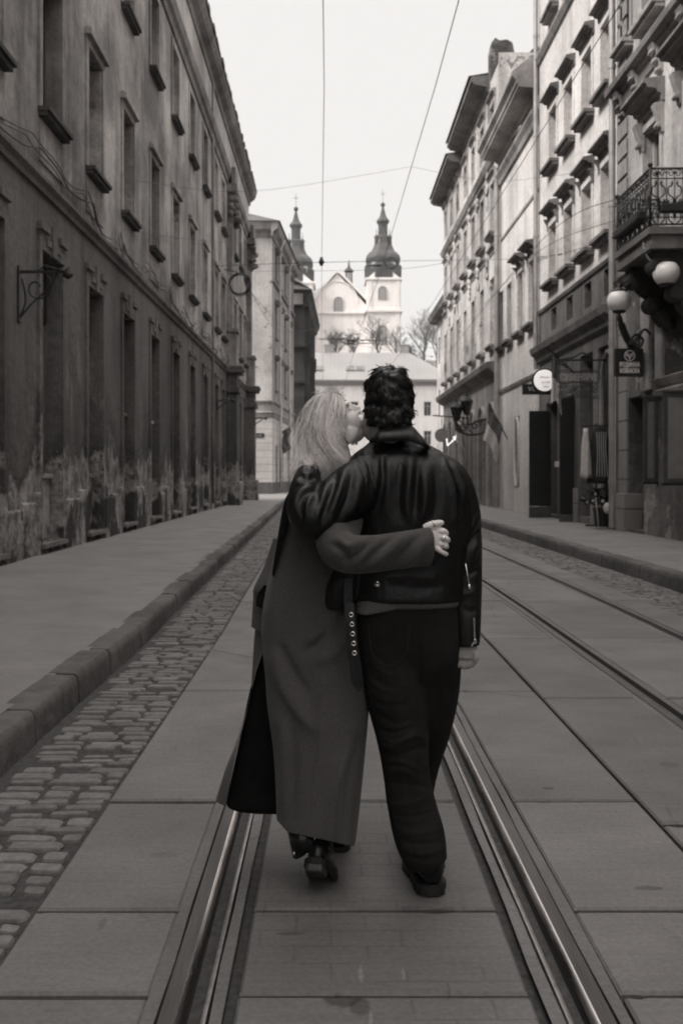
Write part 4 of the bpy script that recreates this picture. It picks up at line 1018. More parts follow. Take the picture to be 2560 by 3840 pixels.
# ---------------------------------------------------------------- weathered houses farther on
def weathered(nm, lab, A, B, H, dx=0.0, ea=0.0):
    r = empty(nm, (RX, (A+B)/2, zg(A)), lab, 'building'); FF = Fac((RX+dx, 0, 0), (0, 1, 0), (-1, 0, 0))
    n = int((B-A)/2.3); us = [A+(B-A)*(i+.5)/n-.5 for i in range(n)]
    ops = [(u, u+1.0, z0, z1) for u in us for z0, z1 in ((6.3, 8.9), (10.6, 12.6), (14.2, 15.6))]
    mb = FF.wall(MB(), A, B, 5.5, H-.4, ops, .2); mb.add([FF.p(A, 0, 5.5), FF.p(A, -8, 5.5), FF.p(A, -8, H), FF.p(A, 0, H)], [(0, 1, 2, 3)]); mb.build('wall', M['r4'], r)
    for o in ops:
        hooded(FF, r, *o, hood=o[3]+(1.2 if o[2] < 7 else .4), hp=.2, trim='r_trim', sur='r4', gm='glass', fm='frame_pale', br=False, sill=o[2] < 11)
    gops = [(u, u+1.2, .1, 3.6, .3) for u in us]
    mb = FF.wall(MB(), A, B, -.4, 5.5, gops); mb.build('ground_storey', M['r4_low'], r)
    for u in us:
        mb = MB(); FF.box(mb, u, u+1.2, -.2, 3.6, -.36, -.28); dd = mb.build('door', M['wood_dark'], r)
        mb = MB()
        for q in range(3): FF.box(mb, u+.08+.38*q, u+.38+.38*q, .3, 3.2, -.279, -.25)
        mb.build('door_panel', M['frame_dark'], dd)
        mb = MB(); mb.tube([FF.p(u-.1, .02, 0)]+[FF.p(u+.6+.7*math.cos(R(a)), .02, 3.6+.5*math.sin(R(a))) for a in range(180, -1, -15)]+[FF.p(u+1.3, .02, 0)], .09, 6); mb.build('arch', M['r_trim'], dd)
    mb = MB(); FF.mould(mb, A, B, [(.002, 5.1), (.2, 5.2), (.4, 5.35), (.45, 5.55), (.002, 5.6)]); mb.build('shop_cornice', M['r_dark_trim'], r)
    mb = MB(); FF.mould(mb, A, B, [(.002, 13.3), (.1, 13.35), (.2, 13.55), (.002, 13.6)]); mb.build('string_course', M['r_trim'], r)
    for u in us[:-1]:
        for z in (9.6, 12.9):
            mb = MB()
            for k in range(7): mb.ball(FF.p(u+1.65+random.uniform(-.22, .22), .05, z+random.uniform(-.4, .4)), (.05, random.uniform(.08, .16), random.uniform(.08, .18)), 8, 6)
            mb.build('relief', M['r4'], r)
    mb = MB(); FF.mould(mb, A-.1+ea, B+.1, [(.002, H-.6), (.06, H-.58), (.1, H-.4), (.6, H-.3), (.62, H-.22), (.7, H-.2), (.72, H-.06), (.68, H), (.002, H+.08)]); mb.build('eave', M['r_dark_trim'], r)
    mb = MB(); mb.add([FF.p(A-.1+ea, .8, H+.02), FF.p(B+.1, .8, H+.02), FF.p(B+.1, -5, H+1.0), FF.p(A-.1+ea, -5, H+1.0)], [(0, 1, 2, 3)]); mb.build('roof', M['roof'], r)
    return r
r4 = weathered('weathered_house', 'weathered pale house with dark eave and dark shop cornice beyond the blank plastered house', 37.15, 47.4, 17.1, 0.0, 2.35)
M['brick'] = m_plaster('brick', 0.2, 0.75, 0.5, 1.6, 0.3)
mb = MB(); mb.prism([(6.22, 39.0, 13), (14, 39.0, 13), (14, 39.0, 21.5), (9.6, 39.0, 19.2), (9.3, 39.0, 18.9), (8.8, 39.0, 18.75), (8.3, 39.0, 18.2), (7.9, 39.0, 18.05), (7.5, 39.0, 17.55), (7.35, 39.0, 17.8), (7.2, 39.0, 17.9), (7.12, 39.0, 18.3), (6.9, 39.0, 18.42), (6.6, 39.0, 18.38), (6.45, 39.0, 18.5), (6.3, 39.0, 18.3), (6.22, 39.0, 17.9)], (0, .45, 0)); mb.build('fire_wall', M['brick'], r4, bevel=.05)
weathered('weathered_house', 'stained house with the lower eave farthest along the tall right-hand row', 47.5, 55.3, 16.6)
FF = Fac((6.95, 0, 0), (0, 1, 0), (-1, 0, 0))
r6 = empty('low_house', (6.55, 62, zg(62)), 'lower far house with short overhanging eave at the end of the right row', 'building')
ops = [(u, u+1, z, z+1.7) for u in (57.2, 60.5, 63.3) for z in (1.2, 5, 8.4)]
mb = FF.wall(MB(), 55.4, 65.2, -.5, 11.6, ops, .2); mb.build('wall', M['r4'], r6)
for o in ops: window(FF, r6, *o, dep=.18, fm='frame_pale')
mb = MB(); FF.mould(mb, 55.4, 65.4, [(.002, 11.1), (.5, 11.2), (.6, 11.5), (.002, 11.6)]); mb.build('eave', M['r_dark_trim'], r6)
mb = MB(); mb.add([FF.p(55.4, .6, 11.55), FF.p(65.4, .6, 11.55), FF.p(65.4, -5, 14), FF.p(55.4, -5, 14)], [(0, 1, 2, 3)]); mb.build('roof', M['roof'], r6)
mb = MB(); mb.box(7.2, 7.9, 62, 63, 12, 14.6); mb.build('chimney', M['brick'], r6)

# ---- twin lantern bracket, neon and round hanging sign far along the right pavement
tl = empty('twin_lantern', (5.6, 40, 3.2), 'black wrought iron bracket carrying two old street lanterns', 'lantern')
mb = MB(); mb.tube(crom([(6.25, 40, 3.1), (5.9, 40, 2.95), (5.4, 40, 2.95), (5.1, 40, 3.2), (5.05, 40, 3.5)], 5), .045, 6); mb.tube(crom([(6.25, 40, 3.55), (5.9, 40, 3.5), (5.55, 40, 3.35), (5.45, 40, 3.75)], 5), .04, 6)
for c in ((5.8, 3.3), (5.35, 3.2)): mb.tube([(c[0]+(.2-.012*k)*math.cos(k*.6), 40, c[1]+(.2-.012*k)*math.sin(k*.6)) for k in range(16)], .03, 5)
mb.build('bracket', M['iron'], tl)
for x, z in ((5.05, 3.5), (5.45, 3.75)):
    mb = MB(); mb.lathe([(.1, 0), (.24, .5)], (x, 40, z), 6, cap=False); g = mb.build('lantern_glass', M['glass'], tl)
    mb = MB(); mb.lathe([(.27, .5), (.27, .54), (.12, .68), (.05, .75), (.06, .8), (.01, .9)], (x, 40, z), 6); mb.lathe([(.12, -.03), (.12, .02)], (x, 40, z), 6)
    for k in range(6): a = 2*math.pi*k/6; mb.tube([(x+.1*math.cos(a), 40+.1*math.sin(a), z), (x+.24*math.cos(a), 40+.24*math.sin(a), z+.5)], .014, 4)
    mb.build('lantern_cap', M['iron'], g)
hs = empty('hanging_sign', (5.2, 45, 2.6), 'round grey hanging sign on a bar in front of the far shops', 'sign')
mb = MB(); mb.lathe([(.27, -.05), (.31, -.05), (.31, .05), (.27, .05)], (5.0, 45, 3.1), 24, 'y'); mb.lathe([(.0, -.02), (.27, -.02), (.27, .02), (0, .02)], (5.0, 45, 3.1), 24, 'y'); mb.build('disc', M['zinc'], hs)
mb = MB(); mb.tube([(6.5, 45, 3.85), (4.6, 45, 4.0)], .03, 6); mb.tube([(5.0, 45, 3.97), (5.0, 45, 3.4)], .015, 5); mb.build('bar', M['iron'], hs)
mb = MB(); zc = 2.85
for i, pts in enumerate(([(0, .35), (.05, 0), (.18, .1)], [(.22, .08), (.3, .16)], [(.3, .3), (.36, .12), (.42, .34), (.48, .18)], [(.52, .42), (.56, .2), (.62, .45), (.68, .26)])):
    mb.tube([(5.05+a, 43.5, zc-.3+b+a*.45) for a, b in pts], .03, 5)
M['neon'] = m_emit('neon', 0.8, 1.2)
tag(mb.build('neon_sign', M['neon']), 'small glowing neon scribble lettering above the far right pavement', 'sign')
flag([(6.5, 43, 2.7), (5.3, 42.8, 3.9)], [(5.25, 42.8, 3.75), (5.6, 42.9, 3.4)], .4, 1.1, 'small limp flag hanging below the twin lantern', .15)
# ================================================================ far end of the street
M['white_wall'] = m_plaster('white_wall', 0.62, 0.08, 0.12, 0.1)
M['church_wall'] = m_plaster('church_wall', 0.8, 0.06, 0.1, 0.1)
M['church_roof'] = m_plain('church_roof', 0.035, 0.5, 0.2, 0.3, 0.4)
M['tin'] = m_plain('tin', 0.26, 0.5, 0.2, 0.08, 0.3)
s = NT('seamed_tin')
wv = s.n('ShaderNodeTexWave'); wv.inputs['Scale'].default_value = 0.55; wv.bands_direction = 'X'
s.l(s.geo.outputs['Position'], wv.inputs['Vector'])
s.grey(s.math('MULTIPLY', s.math('MULTIPLY', s.ramp(wv.outputs['Fac'], 0.0, 0.08, 0.8, 1.0), s.ramp(s.noise(0.2, 4), .3, .7, .9, 1.08)), 0.22))
M['seamed_tin'] = s.fin(0.5, 0.1)
LB = empty('long_house', (4, 150, zg(130)), 'long pale house with seamed metal roof and skylights closing the street', 'building')
FF = Fac((-6, 150, 0), (1, 0, 0), (0, -1, 0))
W = 24.6
ops = [(u, u+1.15, z, z+2.2) for u in (3.4, 9.0, 14.6, 20.0) for z in (10.0, 5.6, 1.2)]
mb = FF.wall(MB(), -2, W, -1.5, 14.8, ops, .3); mb.build('wall', M['white_wall'], LB)
for o in ops: window(FF, LB, *o, dep=.25, fm='frame_pale', t=.1)
FS = Fac((-6+W, 150, 0), (.13, 1, 0), (1, -.13, 0))
o2 = [(u, u+.9, z, z+2.2) for u in (2.2, 5.2) for z in (10, 5.6)]
mb = FS.wall(MB(), 0, 16, -1.5, 14.8, o2, .2); mb.build('end_wall', M['white_wall'], LB)
for o in o2: window(FS, LB, *o, dep=.15, fm='frame_pale')
mb = MB(); FF.mould(mb, -2.4, W+.45, [(.002, 14.6), (.15, 14.7), (.25, 15.1), (.5, 15.2), (.5, 15.45), (.002, 15.5)]); FS.mould(mb, -.5, 16, [(.002, 14.6), (.15, 14.7), (.25, 15.1), (.5, 15.2), (.5, 15.45), (.002, 15.5)]); mb.build('cornice', M['tin'], LB)
mb = MB(); a, b, c_, d_ = (-9, 149.4, 15.5), (-6+W+.6, 149.4, 15.5), (12.2, 156, 20.3), (-9, 156, 20.3)
mb.add([a, b, c_, d_, (-6+W+2.8, 166, 15.5), (12.2, 160, 20.3)], [(0, 1, 2, 3), (1, 4, 5, 2)]); rf = mb.build('roof', M['seamed_tin'], LB)
sl = (20.3-15.5)/6.6
for u in (-3.9, 2.3, 8.6):
    for q in (0, 1.45):
        mb = MB(); x = u+q; P = [(x, 2.0), (x+1.35, 2.0), (x+1.35, 3.2), (x, 3.2)]
        mb.prism([(px, 149.4+py-.02, 15.5+py*sl+.03) for px, py in P], (0, -.08, .1)); sk = mb.build('skylight', M['tin'], LB)
        mb = MB(); P = [(x+.12, 2.12), (x+1.23, 2.12), (x+1.23, 3.08), (x+.12, 3.08)]; mb.prism([(px, 149.3+py-.03, 15.5+py*sl+.13) for px, py in P], (0, -.02, .025)); mb.build('pane', M['glass_pale'], sk)
for x in (-1.0, 10.8): 
    mb = MB(); mb.box(x, x+1.4, 156, 157, 19.8, 21.4); mb.box(x-.08, x+1.48, 155.95, 157.05, 21.4, 21.6); mb.build('chimney', M['tin'], LB)

# ---- wooded hill behind
mb = MB(); rings = []
for i in range(22):
    x = -60+i*8; r_ = []
    for y, z in ((160, 9), (175, 14), (200, 19), (230, 22), (300, 26)):
        r_.append((x, y, z+(5 if x > 18 else 0)*(y > 170)+2*mnoise.noise((x*.05, y*.03, 1))))
    rings.append(r_)
mb.loft(rings, False, False); M['hill'] = m_plain('hill', 0.1, 0.95, 0, 0.5, 0.35, 0.5)
tag(mb.build('hill', M['hill'], None, True), kind='structure')

# ---- twin-towered church on the hill
CHY = 260.0; K = CHY/2287
def cx_(dx): return (dx-759.5)*K
def cz_(dy): return CAMZ+(1087.2-dy)*K
CH = empty('church', (cx_(790), CHY+8, 20), 'white church with two dark onion-helmed towers and a gabled front on the hill', 'church')
def arch_window(cx, z0, z1, w, y):
    mb = MB(); n = 10; pts = [(cx-w/2, y, z0), (cx+w/2, y, z0)]+[(cx+w/2*math.cos(math.pi*i/n), y, z1-w/2+w/2*math.sin(math.pi*i/n)) for i in range(n+1)]
    mb.prism(pts, (0, .12, 0)); wd = mb.build('window', M['church_glass'], CH)
    mb = MB()
    for q in (-.17, .17): mb.box(cx+q*w-.07, cx+q*w+.07, y-.05, y, z0, z1-w*.2)
    mb.build('mullion', M['church_trim'], wd)
    mb = MB(); mb.tube([(cx-w*.58, y-.02, z0)]+[(cx+w*.6*math.cos(math.pi*(n-i)/n), y-.02, z1-w/2+w*.6*math.sin(math.pi*(n-i)/n)) for i in range(n+1)]+[(cx+w*.58, y-.02, z0)], .12, 5); mb.build('window_frame', M['church_trim'], wd)
M['church_glass'] = m_plain('church_glass', 0.2, 0.5); M['church_trim'] = m_plain('church_trim', 0.5, 0.8)
# nave front with gable
gx0, gx1 = cx_(690), cx_(856); gy = CHY+3
mb = MB(); mb.prism([(gx0, gy, 18), (gx1, gy, 18), (gx1, gy, cz_(712)), (cx_(775), gy, cz_(622)), (gx0, gy, cz_(715))], (0, 40, 0)); mb.build('nave', M['church_wall'], CH)
mb = MB()
for a, b in (((gx0-.6, cz_(716)), (cx_(774), cz_(619))), ((cx_(776), cz_(619)), (gx1+1, cz_(708)))):
    n_ = Vector((b[0]-a[0], 0, b[1]-a[1])).normalized(); p_ = Vector((-n_.z, 0, n_.x))*.55
    mb.prism([(a[0], gy-.5, a[1]), (b[0], gy-.5, b[1]), (b[0]+p_.x, gy-.5, b[1]+p_.z), (a[0]+p_.x, gy-.5, a[1]+p_.z)], (0, .9, 0))
mb.box(gx0, gx1-.1, gy-.5, gy-.002, cz_(716), cz_(712)); mb.box(cx_(771), cx_(779), gy-.4, gy+.6, cz_(622), cz_(614)); mb.build('gable_cornice', M['church_wall'], CH)
mb = MB(); mb.add([(cx_(775), gy+.5, cz_(617)), (gx1+1.2, gy+.5, cz_(706)), (gx1+1.2, gy+40, cz_(706)), (cx_(775), gy+40, cz_(617))], [(0, 1, 2, 3)]); mb.add([(cx_(775), gy+.5, cz_(617)), (gx0, gy+.5, cz_(716)), (gx0, gy+40, cz_(716)), (cx_(775), gy+40, cz_(617))], [(0, 1, 2, 3)]); mb.build('roof', M['church_roof'], CH)
arch_window(cx_(777), cz_(712), cz_(678), 2.2, gy-.12)
mb = MB(); mb.tube([(cx_(776)+5.2*math.cos(a), gy-.02, cz_(690)+5.6*math.sin(a)) for a in [math.pi*i/18 for i in range(19)]], .2, 5); mb.build('blind_arch', M['church_wall'], CH)
def octa(prof, cx, yc, sq=1.0): 
    """eight-sided lathe"""
    mb = MB(); rings = []
    for r, z in prof: rings.append([(cx+r*math.cos(R(22.5+45*k)), yc+r*math.sin(R(22.5+45*k)), z) for k in range(8)])
    return mb.loft(rings)
for ti, (ax, low, hw_) in enumerate(((678, 640, 42), (881, 640, 39))):
    cx = cx_(ax); hw = hw_*K; yc = CHY+hw
    dy = 9 if ti == 0 else 0
    z_ = lambda q: cz_(q+(dy if ti == 0 else 0))
    mb = MB(); mb.box(cx-hw, cx+hw, CHY, CHY+2*hw, 18, z_(640)); 
    mb.prism([(cx-hw, CHY, z_(640)), (cx+hw, CHY, z_(640)), (cx, CHY, z_(604))], (0, .5, 0))
    mb.box(cx-hw-.5, cx+hw+.5, CHY-.5, CHY+2*hw+.5, z_(716), z_(710)); mb.box(cx-hw-.4, cx+hw+.4, CHY-.4, CHY+2*hw+.4, z_(642), z_(637))
    for q in (-1, 1): mb.box(cx+q*hw*.82-.5, cx+q*hw*.82+.5, CHY-.2, CHY, z_(710), z_(642)); mb.box(cx+q*hw*.82-.5, cx+q*hw*.82+.5, CHY-.2, CHY, 18, z_(716))
    tw = mb.build('tower', M['church_wall'], CH)
    arch_window(cx-.3, z_(688), z_(658), 2.0, CHY-.12); arch_window(cx-.3, z_(790), z_(748), 2.3, CHY-.12)
    k = K*1.2
    pf = [(38, 640), (38, 630), (38.5, 606), (35, 603), (33, 600), (35, 596), (36, 588), (34, 581), (30, 575), (27, 572), (24, 569), (21, 562), (17.5, 552), (16.3, 543), (15.5, 536), (11, 533), (9.8, 530), (9.4, 510), (10, 505), (13.5, 499), (12.5, 496), (9, 491), (6, 484), (4, 474), (2.2, 466), (2.8, 464), (1.2, 463)]
    prof = [(a*k, z_(b)) for a, b in pf]
    octa(prof, cx, yc).build('helm', M['church_roof'], tw, False)
    mb = MB(); mb.ball((cx, yc, z_(459)), .62, 12, 8); mb.tube([(cx, yc, z_(457)), (cx, yc, z_(424))], .06, 5); mb.box(cx-.6, cx+.6, yc-.05, yc+.05, z_(434), z_(433)); mb.build('cross', M['church_roof'], tw)
    for q in (-1, 1):
        mb = MB(); mb.lathe([(.55, 0), (.5, 1.6), (.75, 1.7), (.1, 2.6), (.05, 4)], (cx+q*1.75, yc-1.2, z_(553)), 8); mb.build('pinnacle', M['church_roof'], tw)
    mb = MB(); mb.lathe([(0, -.3), (.9, -.25), (1.1, -.1), (.8, .1), (0, .1)], (cx-.2, yc-1.75, z_(549)), 14, 'y'); mb.build('lucarne', M['church_glass'], tw)
    for q in (-1, 1):
        mb = MB(); mb.box(cx+q*2.5-.6, cx+q*2.5+.6, yc-3.9, yc-3.2, z_(614), z_(600)); mb.build('louvre', M['church_trim'], tw)
# small ridge turret
cx = cx_(801); yc = CHY+14
octa([(a*K*1.06, CAMZ+(1087.2-b)*K*1.04) for a, b in ((16, 690), (15, 665), (16, 660), (13, 652), (9, 645), (8.5, 620), (12, 616), (8, 612), (3, 606), (.8, 590))], cx*1.05, yc).build('turret', M['church_roof'], CH)
mb = MB(); 
for q in (-.32, .32): mb.box(cx*1.05+q-.2, cx*1.05+q+.2, yc-1.15, yc-1.0, CAMZ+(1087.2-640)*K*1.04, CAMZ+(1087.2-622)*K*1.04)
mb.build('lantern_opening', M['church_trim'], CH)

# ---- bare trees on the slope
M['bark'] = m_plain('bark', 0.07, 0.9, 0, 0.3, 3)
M['twig'] = m_plain('twig', 0.13, 0.9, 0, 0.3, 3)
def tree(x, y, z, h, seed, lab, dens=4, spread=.55):
    rr = random.Random(seed); root = empty('bare_tree', (x, y, z), lab, 'tree', 'bare trees at the end of the street')
    tr, cr = MB(), MB()
    def grow(p, d, L, r, lv):
        n = 4; pts = [p]; q = Vector(p); dd = Vector(d)
        for i in range(n):
            dd = (dd+Vector((rr.uniform(-.16, .16), rr.uniform(-.16, .16), rr.uniform(-.03, .13)))).normalized(); q = q+dd*(L/n); pts.append(q.copy())
        (tr if lv < 2 else cr).tube(pts, [r*(1-.45*i/n) for i in range(n+1)], 6 if lv < 2 else 3, lv < 2)
        if lv >= 5: return
        for k in range(dens if lv else dens+2):
            t = rr.uniform(.35, 1.0); i = min(n-1, int(t*n)); b = pts[i].lerp(pts[i+1], t*n-i)
            a = rr.uniform(0, 6.283); side = Vector((math.cos(a), math.sin(a), rr.uniform(-.1, .5)))
            grow(b, (dd*(1-spread)+side*spread).normalized(), L*rr.uniform(.5, .72), r*.52, lv+1)
    grow(Vector((x, y, z)), Vector((rr.uniform(-.05, .05), 0, 1)), h*.38, h*.018, 0)
    tr.build('trunk', M['bark'], root, True); cr.build('crown', M['twig'], root)
def tp(dx, dy, Y): return ((dx-759.5)*Y/2287, Y, CAMZ+(1087.2-dy)*Y/2287)
for i, (dx, dy, Y, h, lab, de) in enumerate(((772, 815, 172, 7.0, 'dense bare tree standing left behind the long roof below the church gable', 5), (812, 812, 168, 6.5, 'thin bare tree behind the middle of the long roof', 4),
        (868, 806, 170, 9.0, 'spreading bare tree before the church right tower', 4), (908, 808, 176, 7.5, 'bare tree right of the church tower window', 4),
        (975, 815, 178, 11.0, 'tall bare tree on the slope right of the church', 4), (1004, 820, 172, 10.0, 'bare tree partly behind the far low house', 4),
        (745, 950, 128, 7.5, 'young bare tree in front of the long pale house', 4), (940, 830, 182, 6.0, 'low bushy bare tree above the hip of the long roof', 5), (958, 838, 168, 5, 'small bare tree on the wooded slope', 5))):
    p = tp(dx, dy, Y); tree(p[0], p[1], p[2]-2.2, h*1.25, 11+i, lab, de, .47)
mb = MB(); rr = random.Random(5)
for k in range(2600):
    p = tp(rr.uniform(925, 1030), 0, 175); x = p[0]; y = rr.uniform(168, 200); zb = 15+(y-168)*.22+rr.uniform(0, 2.8)*rr.random()+rr.uniform(-1, 1)
    c = Vector((x, y, zb)); d1_ = Vector((rr.uniform(-1, 1), rr.uniform(-1, 1), rr.uniform(-.2, 1))).normalized()*rr.uniform(.3, .8); e1_ = Vector((rr.uniform(-1, 1), rr.uniform(-1, 1), rr.uniform(-1, 1))).normalized()*.12
    mb.add([c-e1_, c+e1_, c+d1_], [(0, 1, 2)])
tag(mb.build('undergrowth', M['twig']), 'dark brushwood covering the slope right of the church', 'undergrowth', kind='stuff')

# ---- overhead wires
def wire(pts, r, lab, sag=0.0, cat='wire', grp=None):
    P = [Vector(p) for p in pts]
    if len(P) == 2 and sag:
        P = [P[0].lerp(P[1], i/12)+Vector((0, 0, -sag*4*(i/12)*(1-i/12))) for i in range(13)]
    mb = MB(); mb.tube(P, r, 5)
    return tag(mb.build('overhead_wire', M['cable'], None, True), lab, cat, grp)
def wp(dx, dy, Y): return ((dx-759.5)*Y/2287, Y, CAMZ+(1087.2-dy)*Y/2287)
wire([(-.06, 1.0, 6.08), (-.08, 12, 6.05), (-.2, 22, 6.06), (-.28, 30, 6.1), (-.45, 60, 6.0)], .0048, 'trolley wire running up the middle of the sky over the near track')
wire([(1.28, 1.0, 6.08), (1.26, 12, 6.05), (1.12, 24, 6.0), (.95, 32, 6.0), (.6, 60, 5.9)], .0055, 'trolley wire slanting down the sky toward the right church tower')
wire([(2.92, 1.0, 6.1), (2.88, 14, 6.06), (2.75, 30, 6.0), (2.3, 60, 5.9)], .005, 'third trolley wire slanting across the right-hand facades')
SW = [((500, 610, 37.5), (735, 602, 31), (1040, 597, 43), .0, .009, 'span wire crossing the street level with the cable coil'),
      ((570, 623, 51), (900, 618, 46), (1034, 600, 43), .0, .008, 'span wire just below the one with the insulators'),
      ((265, 408, 20), (585, 438, 30), (945, 382, 34), .0, .005, 'thin wire rising from the left wall across the sky'),
      ((945, 382, 34), (1130, 415, 34), (1402, 385, 22), .0, .005, 'thin wire continuing from mid sky to the right facade'),
      ((300, 530, 21), (450, 551, 31), (567, 560, 45), .0, .006, 'thin wire from the second left window sill along the left wall'),
      ((1418, 540, 21), (1240, 590, 29.5), (1040, 597, 43), .0, .009, 'heavy wire from the balcony to the weathered house'),
      ((1412, 505, 21), (1240, 575, 29), (1110, 700, 40), .0, .008, 'thin wire from the balcony down along the right facades'),
      ((1428, 450, 20), (1235, 560, 29), (1030, 810, 50), .0, .009, 'sagging wire running down the right facades past the drainpipe'),
      ((560, 640, 40), (640, 760, 68), (720, 755, 86), .0, .013, 'wire drooping from the cable coil toward the dark house'),
      ((575, 670, 45), (690, 770, 72), (1015, 800, 56), .0, .009, 'low slack wire crossing in front of the long roof'),
      ((590, 790, 69), (700, 777, 86), (1000, 820, 58), .0, .008, 'lowest slack wire crossing above the long roof')]
for a, b, c, sg_2, r, lab in SW:
    wire([tuple(p) for p in crom([wp(*a), wp(*b), wp(*c)], 10)], r, lab)
mb = MB(); c = wp(738, 601, 31); mb.ball(c, .09, 10, 8); mb.box(c[0]-.05, c[0]+.05, c[1]-.03, c[1]+.03, c[2]-.12, c[2]+.14)
tag(mb.build('insulator', M['iron']), 'small dark insulator where the trolley wire meets the span wire', 'insulator')
mb = MB(); c = wp(880, 609, 45)
for q in range(3): mb.tube([(c[0]+.32+.27*math.cos(2*math.pi*i/30)+.03*q, 45+.06*q, c[2]+.12+.24*math.sin(2*math.pi*i/30)) for i in range(31)], .014, 5)
mb.box(c[0]-.75, c[0]-.1, 44.97, 45.03, c[2]-.04, c[2]+.02)
tag(mb.build('cable_coil', M['cable'], None, True), 'wire loop hung on the span wire before the right church tower', 'cable')
mb = MB(); c = wp(795, 780, 60); rr = random.Random(3)
for k in range(14):
    q = Vector((c[0]+rr.uniform(-.7, .7), 60, c[2]+rr.uniform(-.2, .2))); mb.tube([q, q+Vector((rr.uniform(-.7, .7), .05, rr.uniform(-.2, .2))), q+Vector((rr.uniform(-1, 1), .1, rr.uniform(-.2, .2)))], .025, 4)
mb.tube([(c[0]-1.6, 60, c[2]+.05), (c[0]+2.2, 60, c[2]-.05)], .03, 5)
tag(mb.build('cable_tangle', M['cable']), 'tangle of black cable hanging over the street before the bare trees', 'cable')

# ---- the thin haze of the grey day
M_h = bpy.data.materials.new('haze'); M_h.use_nodes = True; th_ = M_h.node_tree
for nd in list(th_.nodes): th_.nodes.remove(nd)
oh = th_.nodes.new('ShaderNodeOutputMaterial'); pv = th_.nodes.new('ShaderNodeVolumePrincipled')
pv.inputs['Color'].default_value = (.96, .95, .94, 1); pv.inputs['Density'].default_value = 0.0003; pv.inputs['Anisotropy'].default_value = 0.2
th_.links.new(pv.outputs[0], oh.inputs['Volume'])
mb = MB(); mb.box(-910, 910, -310, 1310, -2.2, 82); tag(mb.build('haze', M_h), kind='stuff')
# ================================================================ the couple
def P(dx, dy, Y): return Vector(((dx-759.5)*Y/2287, Y, CAMZ+(1087.2-dy)*Y/2287))
def R_(px, Y=3.25): return px*Y/2287

def solid(mbs, name, mat, parent, voxel=0.006, smooth=6, folds=None, push=None, FS=1.0):
    """fuse overlapping closed shapes into one continuous surface, relax it, then press folds into it"""
    mb = MB()
    for q in mbs: mb.add(q.v, q.f)
    me = bpy.data.meshes.new('tmp'); me.from_pydata(mb.v, [], mb.f)
    bm = bmesh.new(); bm.from_mesh(me); bmesh.ops.recalc_face_normals(bm, faces=bm.faces); bm.to_mesh(me); bm.free()
    ob = bpy.data.objects.new('tmp', me); COL.objects.link(ob)
    md = ob.modifiers.new('r', 'REMESH'); md.mode = 'VOXEL'; md.voxel_size = voxel
    if smooth:
        sm = ob.modifiers.new('s', 'SMOOTH'); sm.iterations = smooth; sm.factor = 0.5
    me2 = bpy.data.meshes.new_from_object(ob.evaluated_get(bpy.context.evaluated_depsgraph_get()))
    bpy.data.objects.remove(ob); bpy.data.meshes.remove(me)
    n = len(me2.vertices); V = np.empty(n*3); me2.vertices.foreach_get('co', V); V = V.reshape(-1, 3)
    N = np.empty(n*3); me2.vertex_normals.foreach_get('vector', N); N = N.reshape(-1, 3)
    if folds:
        # fold lines are measured across the back of the cloth (x, z seen from the street behind)
        D = np.zeros(n)
        k = V[:, 1]/2287.0
        dx = 759.5+V[:, 0]/k; dy = 1087.2-(V[:, 2]-CAMZ)/k
        for line, wid, dep in folds:
            L = np.array(crom(line, 6)); best = np.full(n, 1e9); tt = np.zeros(n)
            seg = 0; tot = len(L)-1
            for a, b in zip(L[:-1], L[1:]):
                ab = b-a; l2 = max((ab**2).sum(), 1e-9)
                t = np.clip(((dx-a[0])*ab[0]+(dy-a[1])*ab[1])/l2, 0, 1)
                d = np.hypot(dx-a[0]-t*ab[0], dy-a[1]-t*ab[1])
                m = d < best; best[m] = d[m]; tt[m] = ((seg+t)/tot)[m]; seg += 1
            fade = np.sin(np.pi*np.clip(tt*0.92+0.04, 0, 1))**0.6
            D += FS*dep*np.exp(-(best/wid)**2)*fade
        back = np.clip(-N[:, 1]*1.6+0.1, 0, 1)
        V = V+N*(D*back)[:, None]
    if push is not None: V = push(V, N)
    org = np.array(ORG[parent.name]); V = V-org
    me2.vertices.foreach_set('co', V.reshape(-1)); me2.update()
    me2.materials.clear(); me2.materials.append(mat)
    me2.polygons.foreach_set('use_smooth', [True]*len(me2.polygons)); me2.name = name
    o = bpy.data.objects.new(name, me2); COL.objects.link(o); o.parent = parent; ORG[o.name] = Vector(ORG[parent.name])
    return o
def trunk(rows, n=40, e=0.8):
    """stacked oval sections: (dy, left, right, Ycentre, half depth)"""
    rows = crom(rows, 4); mb = MB(); rings = []
    for dy, l, r, Y, h in rows:
        a, b = P(l, dy, Y), P(r, dy, Y); c = (a+b)/2; w = (b.x-a.x)/2; ring = []
        for j in range(n):
            t = 2*math.pi*j/n; ct, st = math.cos(t), math.sin(t)
            ring.append((c.x+w*math.copysign(abs(ct)**e, ct), Y+h*math.copysign(abs(st)**e, st), c.z))
        rings.append(ring)
    return mb.loft(rings)
def limb(pts, rad, n=20, k=6, flat=1.0, up=None):
    """pts (dx,dy,Y), radii metres"""
    W = [P(*p) for p in pts]; q = crom([tuple(w)+((r if not isinstance(r, tuple) else r[0]), (r*flat if not isinstance(r, tuple) else r[1])) for w, r in zip(W, rad)], k)
    return MB().tube([v[:3] for v in q], [(v[3], v[4]) for v in q], n, True, 1.0, up)
def blob(c, r, n=20, m=14): return MB().ball(c, r, n, m)

